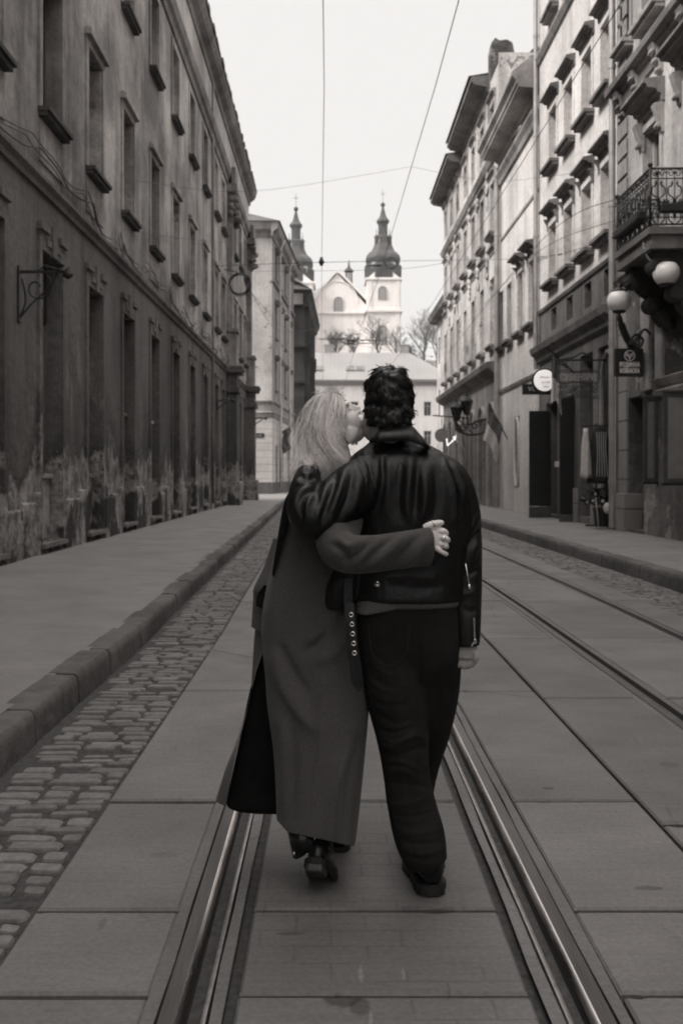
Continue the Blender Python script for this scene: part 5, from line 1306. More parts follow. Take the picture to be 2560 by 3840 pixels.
# ---- materials
s = NT('skin'); s.grey(s.math('MULTIPLY', s.ramp(s.noise(14, 4), .3, .7, .93, 1.06), 0.78))
s.b.inputs['Subsurface Weight'].default_value = 0.12; s.b.inputs['Subsurface Radius'].default_value = (.01, .006, .004)
s.bump(s.noise(160, 3), 0.06, 0.002); M['skin'] = s.fin(0.5, 0, 0.4)
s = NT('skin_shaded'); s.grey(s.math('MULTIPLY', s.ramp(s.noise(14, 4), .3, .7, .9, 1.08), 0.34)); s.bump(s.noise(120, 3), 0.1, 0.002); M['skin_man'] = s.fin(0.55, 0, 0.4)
s = NT('leather'); s.grey(s.math('MULTIPLY', s.ramp(s.noise(5, 5), .3, .7, .7, 1.3), 0.005))
s.bump(s.math('ADD', s.noise(240, 3), s.math('ADD', s.math('MULTIPLY', s.noise(34, 5, (1, 1, 0.45), 0.65, 1.5), 3.2), s.math('MULTIPLY', s.noise(11, 3, (1, 1, 0.5), 0.5, 1.0), 4.0))), 0.3, 0.004)
M['leather'] = s.fin(s.ramp(s.noise(9, 4), .3, .7, .31, .45), 0, 0.37)
s = NT('wool'); s.grey(s.math('MULTIPLY', s.math('MULTIPLY', s.ramp(s.noise(260, 3), .25, .75, .72, 1.28), s.ramp(s.noise(3, 4), .3, .7, .92, 1.06)), 0.08))
s.b.inputs['Sheen Weight'].default_value = 0.12; s.bump(s.noise(380, 3), 0.4, 0.003); M['wool'] = s.fin(0.95, 0, 0.15)
s = NT('denim'); s.grey(s.math('MULTIPLY', s.math('MULTIPLY', s.ramp(s.noise(300, 3), .25, .75, .6, 1.4), s.ramp(s.noise(6, 5), .3, .75, .75, 1.35)), 0.016))
s.bump(s.math('ADD', s.noise(420, 2), s.math('MULTIPLY', s.noise(13, 5, (1, 1, 1.6), 0.6, 1.2), 5.0)), 0.3, 0.003); M['denim'] = s.fin(0.9, 0, 0.2)
M['black_cloth'] = m_plain('black_cloth', 0.006, 0.95, 0, 0.3, 30, 0.2, 0.15)
s = NT('knit')
w1 = s.n('ShaderNodeTexWave'); w1.bands_direction = 'X'; w1.inputs['Scale'].default_value = 55; w1.inputs['Distortion'].default_value = 0.6
w2 = s.n('ShaderNodeTexWave'); w2.bands_direction = 'Z'; w2.inputs['Scale'].default_value = 60; w2.inputs['Distortion'].default_value = 0.8
for w_ in (w1, w2): s.l(s.geo.outputs['Position'], w_.inputs['Vector'])
kf = s.math('MULTIPLY', w1.outputs['Fac'], s.math('ADD', w2.outputs['Fac'], .6)); s.grey(s.math('MULTIPLY', s.ramp(kf, 0, 1, .4, 1.2), 0.2)); s.bump(kf, .6, .004); M['knit'] = s.fin(0.95, 0, .2)
M['silver'] = m_plain('silver', 0.85, 0.16, 1.0, 0.05)
M['boot'] = m_plain('boot', 0.006, 0.26, 0, 0.4, 20, 0.1)
M['boot_heel'] = m_plain('boot_heel', 0.035, 0.4, 0, 0.3, 20, 0.1)
M['sole'] = m_plain('sole', 0.012, 0.7, 0, 0.4, 30, 0.2)
def m_hair(name, v, var, rough, spec):
    s = NT(name)
    at = s.n('ShaderNodeVertexColor'); at.layer_name = 'strand'
    s.grey(s.math('MULTIPLY', at.outputs[0], v)); return s.fin(rough, 0, spec)
M['hair_blond'] = m_hair('hair_blond', 0.88, .3, 0.42, 0.5); M['hair_black'] = m_hair('hair_black', 0.011, .3, 0.42, 0.4)

def hair_obj(name, strands, base, mat, parent, basecol=.6, root=1.0):
    """strands: list of (points, r0, shade); base: MBs of the mass beneath"""
    vs, fs, cv = [], [], []
    for mb in base:
        b = len(vs); vs += mb.v; fs += [tuple(b+i for i in f) for f in mb.f]; cv += [basecol]*len(mb.v)
    for pts, r, sh in strands:
        k = len(pts); b = len(vs)
        for i in range(k):
            t = (pts[min(i+1, k-1)]-pts[max(i-1, 0)]); t = t/max(np.linalg.norm(t), 1e-9)
            a = np.cross(t, (0.13, 0.98, 0.1)); a = a/max(np.linalg.norm(a), 1e-9); c = np.cross(t, a)
            rr = r*(1-.75*(i/(k-1))**2)
            for j in range(3):
                an = 2.094*j+.5; vs.append(tuple(pts[i]+rr*(a*math.cos(an)+c*math.sin(an)*.7)))
        for i in range(k-1):
            for j in range(3): fs.append((b+i*3+j, b+i*3+(j+1) % 3, b+i*3+3+(j+1) % 3, b+i*3+3+j))
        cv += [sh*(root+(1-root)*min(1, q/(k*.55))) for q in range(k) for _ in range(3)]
    mb = MB(); mb.v = vs; mb.f = fs; o = mb.build(name, mat, parent, True)
    at = o.data.color_attributes.new('strand', 'FLOAT_COLOR', 'POINT'); at.data.foreach_set('color', [x for v in cv for x in (v, v, v, 1)])
    return o

def finger(pts, r): return limb(pts, r, 12, 5)

# ---------------------------------------------------------------- the man
MAN = empty('person', (.2, 3.25, 0), 'man seen from behind in black leather jacket and dark jeans, arm round the woman', 'person')
body = [
    blob(P(893, 915, 3.295), (.072, .088, .092)), blob(P(893, 955, 3.31), (.064, .076, .08)),
    limb([(893, 950, 3.29), (896, 1000, 3.28), (900, 1060, 3.27)], [.056, .062, .09]),
    blob(P(826, 925, 3.29), (.012, .03, .033)) if False else blob(P(846, 938, 3.30), (.016, .022, .034)), blob(P(940, 938, 3.30), (.016, .022, .034)), limb([(866, 955, 3.33), (858, 985, 3.33), (872, 1000, 3.33)], [.045, .04, .035]),
    limb([(893, 935, 3.40), (893, 945, 3.415)], [.016, .012]),
    trunk([(1040, 845, 985, 3.27, .07), (1075, 815, 1050, 3.27, .09), (1150, 815, 1050, 3.27, .105), (1250, 828, 1045, 3.27, .1), (1370, 828, 1048, 3.27, .1), (1460, 830, 1055, 3.27, .105)]),
    limb([(1030, 1095, 3.27), (1050, 1200, 3.26), (1062, 1300, 3.25), (1066, 1400, 3.24), (1068, 1485, 3.23)], [.05, .045, .04, .034, .026]),
    limb([(840, 1090, 3.24), (775, 1140, 3.15), (722, 1188, 3.09), (708, 1130, 3.14), (702, 1085, 3.2), (704, 1062, 3.225)], [.05, .046, .042, .038, .03, .026]),
    limb([(905, 1460, 3.27), (926, 1720, 3.28), (960, 1900, 3.27), (982, 1990, 3.27)], [.085, .06, .045, .038]),
    limb([(990, 1460, 3.29), (985, 1690, 3.44), (955, 1830, 3.63), (953, 1885, 3.72)], [.085, .06, .045, .038]),
    # right hand hanging half closed
    limb([(1068, 1478, 3.23), (1072, 1495, 3.225), (1072, 1512, 3.225)], [(.027, .022), (.036, .018), (.034, .017)]),
    finger([(1088, 1494, 3.22), (1094, 1506, 3.21), (1090, 1520, 3.215), (1082, 1527, 3.235)], [.0105, .01, .009, .008]),
    finger([(1086, 1512, 3.225), (1086, 1526, 3.22), (1076, 1530, 3.245)], [.0095, .009, .008]),
    finger([(1076, 1514, 3.228), (1075, 1530, 3.225), (1068, 1532, 3.25)], [.0095, .009, .008]),
    finger([(1066, 1514, 3.23), (1064, 1531, 3.228), (1060, 1531, 3.252)], [.0095, .009, .008]),
    finger([(1057, 1512, 3.232), (1054, 1528, 3.232), (1052, 1527, 3.255)], [.009, .0085, .0075]),
    # left hand slipped under her hair
    limb([(703, 1075, 3.237), (706, 1055, 3.262), (712, 1042, 3.274)], [(.026, .02), (.036, .016), (.033, .015)]),
    finger([(700, 1046, 3.247), (698, 1030, 3.262), (702, 1016, 3.282)], [.009, .0085, .007]),
    finger([(708, 1040, 3.247), (708, 1022, 3.262), (713, 1006, 3.282)], [.009, .0085, .007]),
    finger([(716, 1038, 3.247), (719, 1021, 3.262), (726, 1008, 3.282)], [.009, .0085, .007]),
    finger([(724, 1041, 3.252), (730, 1027, 3.267), (737, 1017, 3.282)], [.008, .0075, .0065]),
    finger([(722, 1062, 3.237), (735, 1052, 3.247), (743, 1042, 3.267)], [.0105, .0095, .008]),
]
solid(body, 'body', M['skin_man'], MAN, .0045, 2)

jf = []   # folds of the jacket back: ((dx,dy)...), width px, depth m
for line, w_, d_ in (
    ([(866, 1040), (868, 1075), (872, 1120)], 9, .006), ([(889, 1060), (890, 1110), (884, 1180)], 9, .008), ([(848, 1060), (852, 1100), (846, 1150)], 7, -.006),
    ([(878, 1050), (876, 1100), (866, 1160)], 7, -.007), ([(946, 1040), (940, 1090), (934, 1150), (940, 1190)], 11, .010), ([(921, 1060), (916, 1120), (918, 1190)], 10, -.008),
    ([(975, 1090), (976, 1150), (966, 1195)], 10, .011), ([(960, 1060), (956, 1120), (952, 1180)], 8, -.010), ([(1000, 1080), (1004, 1140), (996, 1195)], 10, -.010),
    ([(1018, 1060), (1038, 1110), (1045, 1160), (1046, 1200)], 7, .011), ([(1030, 1060), (1054, 1110), (1060, 1150), (1050, 1178)], 6, -.009), ([(1040, 1062), (1062, 1100), (1076, 1150), (1078, 1190)], 7, .008),
    ([(1078, 1130), (1070, 1170), (1062, 1215)], 8, -.010), ([(1098, 1180), (1086, 1205), (1076, 1235)], 10, .012), ([(1100, 1215), (1086, 1235), (1074, 1255)], 6, -.012), ([(1104, 1245), (1088, 1262), (1080, 1290)], 10, .011),
    ([(1104, 1300), (1090, 1312), (1070, 1320)], 7, -.009), ([(1102, 1350), (1080, 1362), (1060, 1366)], 9, .006), ([(1100, 1395), (1082, 1405), (1066, 1400)], 8, -.007),
    ([(886, 1325), (950, 1322), (1010, 1330)], 12, .006), ([(900, 1345), (960, 1352), (1020, 1345)], 10, -.006),
    # upper sleeve and elbow creases
    ([(795, 1070), (778, 1130), (752, 1205)], 8, .010), ([(810, 1085), (795, 1150), (765, 1215)], 6, -.009), ([(826, 1100), (818, 1150), (790, 1205)], 8, .009), ([(775, 1080), (762, 1130), (735, 1200)], 7, -.008),
    ([(755, 1105), (742, 1140), (728, 1195)], 8, .008), ([(722, 1118), (700, 1122), (682, 1140), (676, 1170)], 6, .009), ([(724, 1128), (702, 1134), (690, 1150), (686, 1180)], 5, -.009), ([(716, 1140), (704, 1160), (702, 1200)], 6, .007), ([(706, 1140), (696, 1165), (694, 1205)], 5, -.007),
    ([(724, 1098), (706, 1102), (690, 1096)], 6, -.010), ([(722, 1108), (702, 1112), (682, 1110)], 5, .008), ([(718, 1086), (704, 1090), (694, 1086)], 4, .006),
    # armhole and yoke seams
    ([(806, 1044), (826, 1068), (838, 1100), (842, 1140)], 2.2, -.005), ([(822, 1040), (846, 1066), (858, 1105), (862, 1150)], 2.2, -.005), ([(1016, 1044), (1042, 1078), (1052, 1130), (1054, 1200)], 2.2, -.004), ([(800, 1108), (770, 1170), (740, 1200)], 2, -.004)):
    jf.append((line, w_, d_))
jk = [trunk([(996, 864, 952, 3.28, .05), (1012, 850, 968, 3.275, .062), (1024, 838, 990, 3.272, .075), (1040, 815, 1018, 3.268, .1), (1056, 800, 1042, 3.265, .118), (1078, 794, 1064, 3.262, .132), (1120, 796, 1080, 3.26, .142), (1180, 806, 1084, 3.26, .142), (1250, 810, 1076, 3.262, .138), (1310, 800, 1068, 3.265, .138), (1350, 798, 1067, 3.267, .142), (1371, 800, 1066, 3.268, .145), (1376, 806, 1062, 3.268, .135)]),
      limb([(985, 1095, 3.265), (1018, 1116, 3.265), (1046, 1172, 3.262), (1060, 1240, 3.255), (1067, 1310, 3.25), (1069, 1390, 3.24), (1071, 1450, 3.23), (1073, 1484, 3.228)], [.09, .092, .08, .066, .057, .052, .046, .041]),
      limb([(870, 1092, 3.225), (815, 1125, 3.17), (765, 1162, 3.12), (726, 1192, 3.085), (704, 1172, 3.085), (700, 1135, 3.13), (706, 1100, 3.18), (710, 1081, 3.2)], [.085, .088, .08, .070, .062, .053, .044, .038]),
      # loose left front hanging below the back hem
      trunk([(1300, 772, 830, 3.22, .06), (1340, 752, 826, 3.2, .05), (1385, 746, 815, 3.2, .04), (1400, 752, 806, 3.2, .03)])]
jacket = solid(jk, 'jacket', M['leather'], MAN, .0055, 7, jf, None, .85)
# collar
mb = MB(); top, low = [], []
T = crom([(852, 1006, 3.20), (868, 990, 3.185), (880, 985, 3.19), (912, 980, 3.2), (944, 978, 3.195), (960, 992, 3.19), (974, 1008, 3.19), (986, 1026, 3.2)], 5)
B = crom([(848, 1016, 3.175), (864, 1016, 3.15), (886, 1013, 3.148), (914, 1012, 3.148), (940, 1014, 3.146), (958, 1019, 3.143), (972, 1024, 3.14), (988, 1032, 3.16)], 5)
rings = []
for t, b in zip(T, B):
    t, b = P(*t), P(*b); m = (t+b)/2+Vector((0, -.012, .004)); q = Vector((0, .02, 0))
    rings.append([b, m, t, t+q+Vector((0, .01, -.006)), m+q*1.3, b+q])
mb.loft(rings); mb.build('collar', M['leather'], jacket, True)
# belt hanging with eyelets, snaps and zips
def yb(dx, dy): return 3.10
mb = MB()
A_ = [(802, 1385, 3.105), (804, 1430, 3.095), (809, 1490, 3.09), (816, 1545, 3.09), (820, 1570, 3.09)]
pts = [P(*p) for p in A_]; hw = [.0155, .0155, .0165, .017, .017]; rings = []
for p, h in zip(pts, hw): rings.append([p+Vector((-h, 0, 0)), p+Vector((h, 0, 0)), p+Vector((h, .005, 0)), p+Vector((-h, .005, 0))])
tip = P(824, 1589, 3.09); rings.append([tip+Vector((-.004, 0, 0)), tip+Vector((.004, 0, 0)), tip+Vector((.004, .005, 0)), tip+Vector((-.004, .005, 0))])
mb.loft(rings); belt = mb.build('belt', M['leather'], jacket, bevel=.001)
for i in range(5):
    mb = MB(); c = P(806+i*1.9, 1412+i*22, 3.088); mb.tube([(c.x+.0062*math.cos(2*math.pi*k/14), c.y-.002, c.z+.0062*math.sin(2*math.pi*k/14)) for k in range(15)], .0024, 6, False); mb.build('eyelet', M['silver'], belt, True)
mb = MB(); c = P(799, 1352, 3.11); mb.box(c.x-.016, c.x+.016, c.y-.004, c.y+.004, c.z-.05, c.z+.035, .003); mb.build('belt_loop', M['leather'], jacket)
mb = MB(); c = P(866, 1342, 3.117); mb.lathe([(0, -.006), (.006, -.0055), (.0095, -.002), (.0095, .003)], c, 16, 'y'); mb.build('snap_button', M['silver'], jacket, True)
mb = MB(); c = P(1077, 1345, 3.185); mb.tube([c+Vector((-.012, -.004, .07)), c+Vector((-.004, -.005, .025)), c], .002, 5); mb.ball(c+Vector((0, -.003, -.004)), (.006, .004, .009), 8, 6); mb.build('pocket_zip', M['silver'], jacket, True)
mb = MB(); z_ = [P(1088, 1420, 3.186), P(1089, 1450, 3.184), P(1090, 1470, 3.183), P(1083, 1484, 3.186)]
for k in range(26):
    t = k/25*3; i = min(2, int(t)); q = z_[i].lerp(z_[i+1], t-i); mb.box(q.x-.0028, q.x+.0028, q.y-.003, q.y+.001, q.z-.0012, q.z+.0012)
c = P(1091, 1474, 3.18); mb.ball(c, (.005, .004, .008), 8, 6); mb.build('cuff_zip', M['silver'], jacket)
# jumper edge below the jacket
solid([trunk([(1345, 815, 1058, 3.27, .128), (1372, 811, 1062, 3.27, .131), (1382, 812, 1060, 3.27, .129), (1390, 814, 1055, 3.272, .12)]), trunk([(1360, 814, 940, 3.255, .115), (1388, 812, 930, 3.255, .115), (1398, 813, 890, 3.255, .113), (1404, 816, 850, 3.255, .105)])], 'jumper', M['knit'], MAN, .006, 4)
# jeans
jn = [trunk([(1372, 820, 1058, 3.28, .118), (1410, 818, 1062, 3.275, .125), (1460, 819, 1061, 3.272, .128), (1500, 824, 1057, 3.275, .122), (1540, 832, 1050, 3.285, .105), (1575, 850, 1030, 3.295, .08), (1600, 880, 1000, 3.3, .05)]),
      limb([(900, 1480, 3.265), (908, 1590, 3.262), (924, 1690, 3.268), (932, 1770, 3.28), (944, 1845, 3.275), (964, 1925, 3.265), (980, 1984, 3.262)], [(.106, .118), (.1, .11), (.087, .096), (.077, .086), (.08, .086), (.084, .088), (.069, .078)], 24),
      limb([(996, 1480, 3.29), (1000, 1580, 3.34), (990, 1670, 3.42), (968, 1750, 3.52), (955, 1825, 3.62), (953, 1882, 3.71)], [(.093, .115), (.08, .1), (.068, .087), (.064, .08), (.062, .075), (.06, .07)], 24)]
nf = [([(845, 1560), (880, 1585), (925, 1590), (955, 1575)], 5, .005), ([(848, 1600), (885, 1622), (940, 1615)], 5, -.005), ([(870, 1690), (905, 1705), (950, 1690), (975, 1700)], 4.5, .006), ([(866, 1670), (900, 1684), (955, 1668)], 4, -.006),
      ([(876, 1752), (915, 1748), (965, 1770), (985, 1760)], 4.5, .006), ([(884, 1842), (925, 1850), (985, 1830)], 5, .005), ([(890, 1866), (940, 1878), (1005, 1862)], 5, -.005), ([(925, 1952), (970, 1962), (1020, 1950)], 4, .006), ([(930, 1968), (975, 1976), (1020, 1966)], 3, -.005),
      ([(958, 1440), (962, 1500), (966, 1580), (972, 1660)], 4, -.007), ([(900, 1600), (915, 1700), (922, 1800), (950, 1940)], 2.2, .003), ([(865, 1640), (905, 1660), (960, 1650)], 7, -.006), ([(860, 1700), (900, 1716), (950, 1690), (985, 1700)], 8, .008), ([(872, 1730), (910, 1740), (960, 1720), (995, 1725)], 7, -.008), ([(880, 1775), (920, 1770), (970, 1790)], 8, .007), ([(885, 1800), (930, 1800), (985, 1815)], 6, -.006),
      ([(850, 1520), (890, 1550), (930, 1545)], 9, .006), ([(860, 1560), (910, 1590), (950, 1580)], 8, -.006), ([(905, 1900), (950, 1915), (1010, 1905)], 7, .006), ([(915, 1930), (960, 1940), (1015, 1935)], 6, -.006), ([(950, 1470), (955, 1560), (955, 1640)], 7, -.006), ([(1000, 1560), (1008, 1640), (995, 1720)], 9, -.006)]
jeans = solid(jn, 'jeans', M['denim'], MAN, .0065, 9, nf, None, .8)
M['stitch'] = m_plain('stitch', 0.028, 0.8)
for pl in ([(845, 1432), (848, 1470), (858, 1515)], [(858, 1515), (893, 1530), (934, 1508)], [(934, 1508), (942, 1470), (940, 1430)], [(845, 1432), (890, 1427), (940, 1430)]): pass
mb = MB()
for pl in ([(846, 1436), (850, 1480), (860, 1512), (894, 1530), (930, 1508), (938, 1470), (938, 1432)],):
    q = crom(pl, 3); mb.tube([P(a, b, 3.139+.00045*abs(a-900)*.25) for a, b in q], .0008, 4)
mb.build('pocket_stitching', M['stitch'], jeans)
def shoe(name, heel, ang, pitch, parent, L=.29, wd=.052, sh=.11, mat='boot', heelh=.03, sole_t=.014, shaft=None):
    """side-lofted shoe: heel point on the ground, heading angle (from +y toward +x), pitched about the toe joint"""
    heel = Vector(heel); f = Vector((math.sin(ang), math.cos(ang), 0)); sx = Vector((f.y, -f.x, 0)); piv = .68*L
    def W(t, u, h):
        dl = t-piv
        if dl < 0: t, h = piv+dl*math.cos(pitch)+h*math.sin(pitch)*0.9, h*math.cos(pitch)-dl*math.sin(pitch)
        return heel+f*t+sx*u+Vector((0, 0, h))
    rings = []
    for t, w_, h in ((-.012, .5, .8), (0, .72, .95), (.03, .86, 1.0), (.07, .88, .98), (.12, .84, .8), (.17, .95, .58), (.21, 1.02, .46), (.25, .9, .38), (.28, .6, .3), (.292, .2, .22)):
        t, ww, hh = t*L/.29, w_*wd, h*sh
        rings.append([W(t, ww*math.cos(a)*(1-.25*max(0, math.sin(a))), sole_t+heelh*(max(0, 1-t/(.4*L)) if t < .4*L else 0)*.0+(.5+.5*math.sin(a))*hh) for a in [2*math.pi*i/16 for i in range(16)]])
    sh_ = MB().loft(rings).build(name, M[mat], parent, True)
    mb = MB(); out = []
    for t, w_ in ((-.015, .25), (-.012, .45), (-.004, .64), (.008, .78), (.025, .87), (.05, .9), (.09, .86), (.12, .84), (.18, .99), (.22, 1.04), (.26, .92), (.28, .7), (.292, .35)): out.append((t*L/.29, w_*wd))
    ring_ = [(t, w_) for t, w_ in out]+[(t, -w_) for t, w_ in reversed(out)]
    lo = [W(t, u, 0) for t, u in ring_]; hi = [W(t, u, sole_t+.006) for t, u in ring_]; mb.loft([lo, hi]); mb.build('sole', M['sole'], sh_)
    return sh_, W
sh, W_ = shoe('shoe', P(992, 2058, 3.235), -.09, R(5), MAN, .3, .06, .145)
mb = MB(); mb.loft([[W_(t, u, h) for t, u in ((-.013, .016), (-.004, .034), (.012, .045), (.075, .049), (.075, -.049), (.012, -.045), (-.004, -.034), (-.013, -.016))] for h in (-.016, .0)]); mb.build('heel', M['sole'], sh)
c0 = W_(.045, 0, .1); mb = MB(); mb.tube([W_(.045, 0, .06), W_(.05, 0, .12), W_(.06, 0, .19)], [.054, .047, .047], 16); mb.build('shoe_shaft', M['boot'], sh, True)
shoe('shoe', (P(955, 1890, 3.75).x, 3.74, .0), .05, 0, MAN, .3, .054, .115)
# black hair: mass and hundreds of short locks
def lumpy(mb, c, amp, fr):
    c = Vector(c); mb.v = [tuple(Vector(v)+(Vector(v)-c).normalized()*amp*mnoise.noise(Vector(v)*fr)) for v in mb.v]; return mb
hc = P(892, 908, 3.285)
rl = np.random.RandomState(21); tuft = [blob(hc+Vector((0, 0, -.004)), (.076, .096, .095), 32, 22), blob(P(893, 945, 3.285), (.07, .086, .052), 28, 18)]
for k in range(150):
    d = rl.normal(size=3); d /= np.linalg.norm(d)
    if d[2] < -.7 or (d[1] > .6 and d[2] < .1): continue
    e = 1.0; q = np.sign(d)*np.abs(d)**e; q /= np.linalg.norm(q)**.55      # squarer than an egg
    c = Vector(hc)+Vector((q[0]*.069, q[1]*.09, q[2]*.089-.001)); r = rl.uniform(.011, .0175)
    tuft.append(blob(c, (r, r, r*rl.uniform(.8, 1.1)), 10, 7))
for k in range(40):
    x = rl.uniform(-.07, .07); tuft.append(blob(P(893, rl.uniform(940, 974), 3.285)+Vector((x, -.082+.32*x*x/.07, 0)), rl.uniform(.01, .017), 10, 7))
    
def fused(mbs, vox, sm):
    mb = MB()
    for q in mbs: mb.add(q.v, q.f)
    me = bpy.data.meshes.new('t'); me.from_pydata(mb.v, [], mb.f); ob = bpy.data.objects.new('t', me); COL.objects.link(ob)
    md = ob.modifiers.new('r', 'REMESH'); md.mode = 'VOXEL'; md.voxel_size = vox
    s_ = ob.modifiers.new('s', 'SMOOTH'); s_.iterations = sm
    m2 = bpy.data.meshes.new_from_object(ob.evaluated_get(bpy.context.evaluated_depsgraph_get())); out = MB()
    out.v = [tuple(v.co) for v in m2.vertices]; out.f = [tuple(p_.vertices) for p_ in m2.polygons]
    nrm = np.array([tuple(v.normal) for v in m2.vertices]); bpy.data.objects.remove(ob); bpy.data.meshes.remove(me); bpy.data.meshes.remove(m2); return out, nrm
hb, hbn = fused(tuft, .0045, 5); HV = np.array(hb.v)
strands = []; rs_ = np.random.RandomState(4); C0 = np.array(hc); crown = np.array((-.012, -.05, .09))
ELL = np.array((.088, .108, .106))
def flow(p, d):
    away = (p-C0)-crown; away -= d*away.dot(d); away /= max(np.linalg.norm(away), 1e-6)
    g_ = np.array((0, 0, -1.0)); g_ -= d*g_.dot(d)
    nv = Vector(p)*22; nz = np.array((mnoise.noise(nv), mnoise.noise(nv+Vector((7, 3, 1))), mnoise.noise(nv+Vector((2, 9, 5)))))
    tw = np.cross(d, away)
    f_ = away*.75+g_*.55+nz*1.25+tw*.25; f_ -= d*f_.dot(d); return f_/max(np.linalg.norm(f_), 1e-6)
pick = rs_.permutation(len(HV))
for k in pick[:5200]:
    p = HV[k]; n_ = hbn[k]
    if n_[1] > .6 and p[2] < C0[2]+.03: continue
    d = n_; fl_ = flow(p, d)
    nv = Vector(p)*45; cv_ = np.array((mnoise.noise(nv), mnoise.noise(nv+Vector((5, 1, 8))), mnoise.noise(nv+Vector((1, 7, 3)))))
    fl_ = fl_+cv_*.8; fl_ -= d*fl_.dot(d)*.8; fl_ /= np.linalg.norm(fl_)
    side = np.cross(d, fl_); Ln = rs_.uniform(.02, .038)*(.7 if p[2] < C0[2]-.05 else 1); cu = rs_.normal()*.55+1.6*cv_[0]; lift = rs_.uniform(-.002, .0045); pts = []
    for i in range(6):
        t = i/5; pts.append(p+n_*(-.002+lift*math.sin(t*2.8))+(fl_*math.sin(t*1.3)+side*cu*t*t*.6)*Ln-n_*t*t*Ln*.32)
    cl = mnoise.noise(Vector(p)*40+Vector(fl_)*.6)
    strands.append((pts, rs_.uniform(.0008, .002), np.clip(1.15+1.9*cl+rs_.normal()*.5, .2, 3.6)))
hair_obj('hair', strands, [hb], M['hair_black'], MAN, .6)

# ---------------------------------------------------------------- the woman
WOM = empty('person', (-.08, 3.33, 0), 'blond woman in long grey wool coat kissing the man\'s cheek, arm across his back', 'person')
HY = 3.335
tl_ = R(38); yaw = R(12)
fx = Vector((math.cos(tl_)*math.cos(yaw), math.cos(tl_)*math.sin(yaw), math.sin(tl_))); sx_ = Vector((math.sin(yaw), -math.cos(yaw), 0)); ux = sx_.cross(fx)
if ux.z < 0: ux = -ux
EAR = P(777, 990, 3.275)
HC = EAR+ux*.039+fx*.001-sx_*.070          # skull centre
def H(f, s_, u): return HC+fx*f+sx_*s_+ux*u       # s_ positive = toward the camera side
def hl(pts, rad, n=14, k=5):
    q = crom([tuple(H(*p))+(r, r) for p, r in zip(pts, rad)], k); return MB().tube([v[:3] for v in q], [(v[3], v[4]) for v in q], n)
def hblob(c, r, n=24, m=16):
    mb = blob((0, 0, 0), r, n, m); mb.v = [tuple(H(c[0]+v[0], c[1]+v[1], c[2]+v[2])) for v in mb.v]; return mb
face = [hblob((.004, 0, .004), (.088, .069, .09)), hblob((.042, 0, -.03), (.056, .06, .08)), hblob((.055, 0, -.082), (.036, .042, .036)), hblob((.087, 0, -.106), (.018, .02, .017)),
        hblob((.06, .03, -.045), (.032, .032, .042)), hblob((.06, -.03, -.045), (.032, .032, .042)), hblob((.02, .048, -.07), (.045, .018, .03)), hblob((.02, -.048, -.07), (.045, .018, .03)),
        hblob((.075, .03, .013), (.02, .03, .012)), hblob((.075, -.03, .013), (.02, .03, .012)),
        hl([(.088, 0, .012), (.1, 0, -.012), (.114, 0, -.034)], [.01, .011, .014]), hblob((.104, .011, -.038), (.01, .009, .008)), hblob((.104, -.011, -.038), (.01, .009, .008)),
        hl([(.088, .022, -.066), (.1, .008, -.063), (.1, -.008, -.063), (.088, -.022, -.066)], [.005, .008, .008, .005]), hl([(.088, .018, -.076), (.098, .006, -.077), (.098, -.006, -.077), (.088, -.018, -.076)], [.005, .008, .008, .005]),
        hblob((.074, .033, -.006), (.013, .015, .012)), hblob((.074, -.033, -.006), (.013, .015, .012)),
        hl([(-.012, .073, -.005), (-.02, .08, -.02), (-.014, .081, -.036), (-.004, .077, -.058)], [.007, .011, .011, .008]), hl([(-.004, .077, -.005), (.002, .077, -.02), (-.002, .077, -.045)], [.005, .006, .007])]
neckb = P(775, 1085, 3.33)
face += [MB().tube([H(-.02, 0, -.03), (H(-.02, 0, -.06)+neckb)/2, neckb, neckb+Vector((0, 0, -.08))], [.055, .052, .056, .08], 20)]
body = face+[
    trunk([(1095, 735, 820, 3.34, .055), (1125, 690, 850, 3.34, .08), (1200, 690, 850, 3.34, .1), (1300, 695, 840, 3.34, .09), (1400, 675, 845, 3.34, .11), (1470, 675, 845, 3.34, .11)]),
    limb([(800, 1135, 3.26), (785, 1190, 3.18), (772, 1255, 3.09), (830, 1268, 3.03), (900, 1262, 3.03), (975, 1238, 3.06), (990, 1237, 3.066)], [.045, .042, .04, .038, .034, .026, .024]),
    limb([(695, 1145, 3.34), (690, 1260, 3.42), (720, 1330, 3.5)], [.045, .04, .034]),
    limb([(730, 1480, 3.34), (722, 1720, 3.34), (712, 1880, 3.31), (715, 1960, 3.29)], [.085, .055, .045, .036]), limb([(790, 1480, 3.34), (770, 1720, 3.5), (765, 1860, 3.6)], [.085, .055, .04]),
    # right hand spread on his back
    limb([(972, 1237, 3.07), (990, 1236, 3.075), (1004, 1236, 3.08), (1012, 1238, 3.084)], [(.026, .017), (.033, .015), (.037, .014), (.034, .012)], 18, 5, 1.0, (0, 0, 1)),
    finger([(1006, 1219, 3.078), (1017, 1220, 3.072), (1024, 1224, 3.082), (1024, 1229, 3.1)], [.0098, .0093, .0085, .0072]),
    finger([(1010, 1234, 3.076), (1021, 1236, 3.07), (1028, 1240, 3.08), (1027, 1244, 3.1)], [.01, .0096, .0087, .0072]),
    finger([(1008, 1249, 3.076), (1018, 1252, 3.07), (1025, 1255, 3.08), (1024, 1258, 3.1)], [.0095, .009, .0082, .007]),
    finger([(1000, 1257, 3.076), (1010, 1265, 3.07), (1019, 1270, 3.074), (1026, 1274, 3.088)], [.0098, .0085, .0078, .0068]),
    finger([(976, 1214, 3.07), (988, 1206, 3.064), (1000, 1202.5, 3.066), (1010, 1201, 3.076), (1016, 1201.5, 3.084)], [.014, .0115, .0102, .0095, .008])]
solid(body, 'body', M['skin'], WOM, .0028, 2)
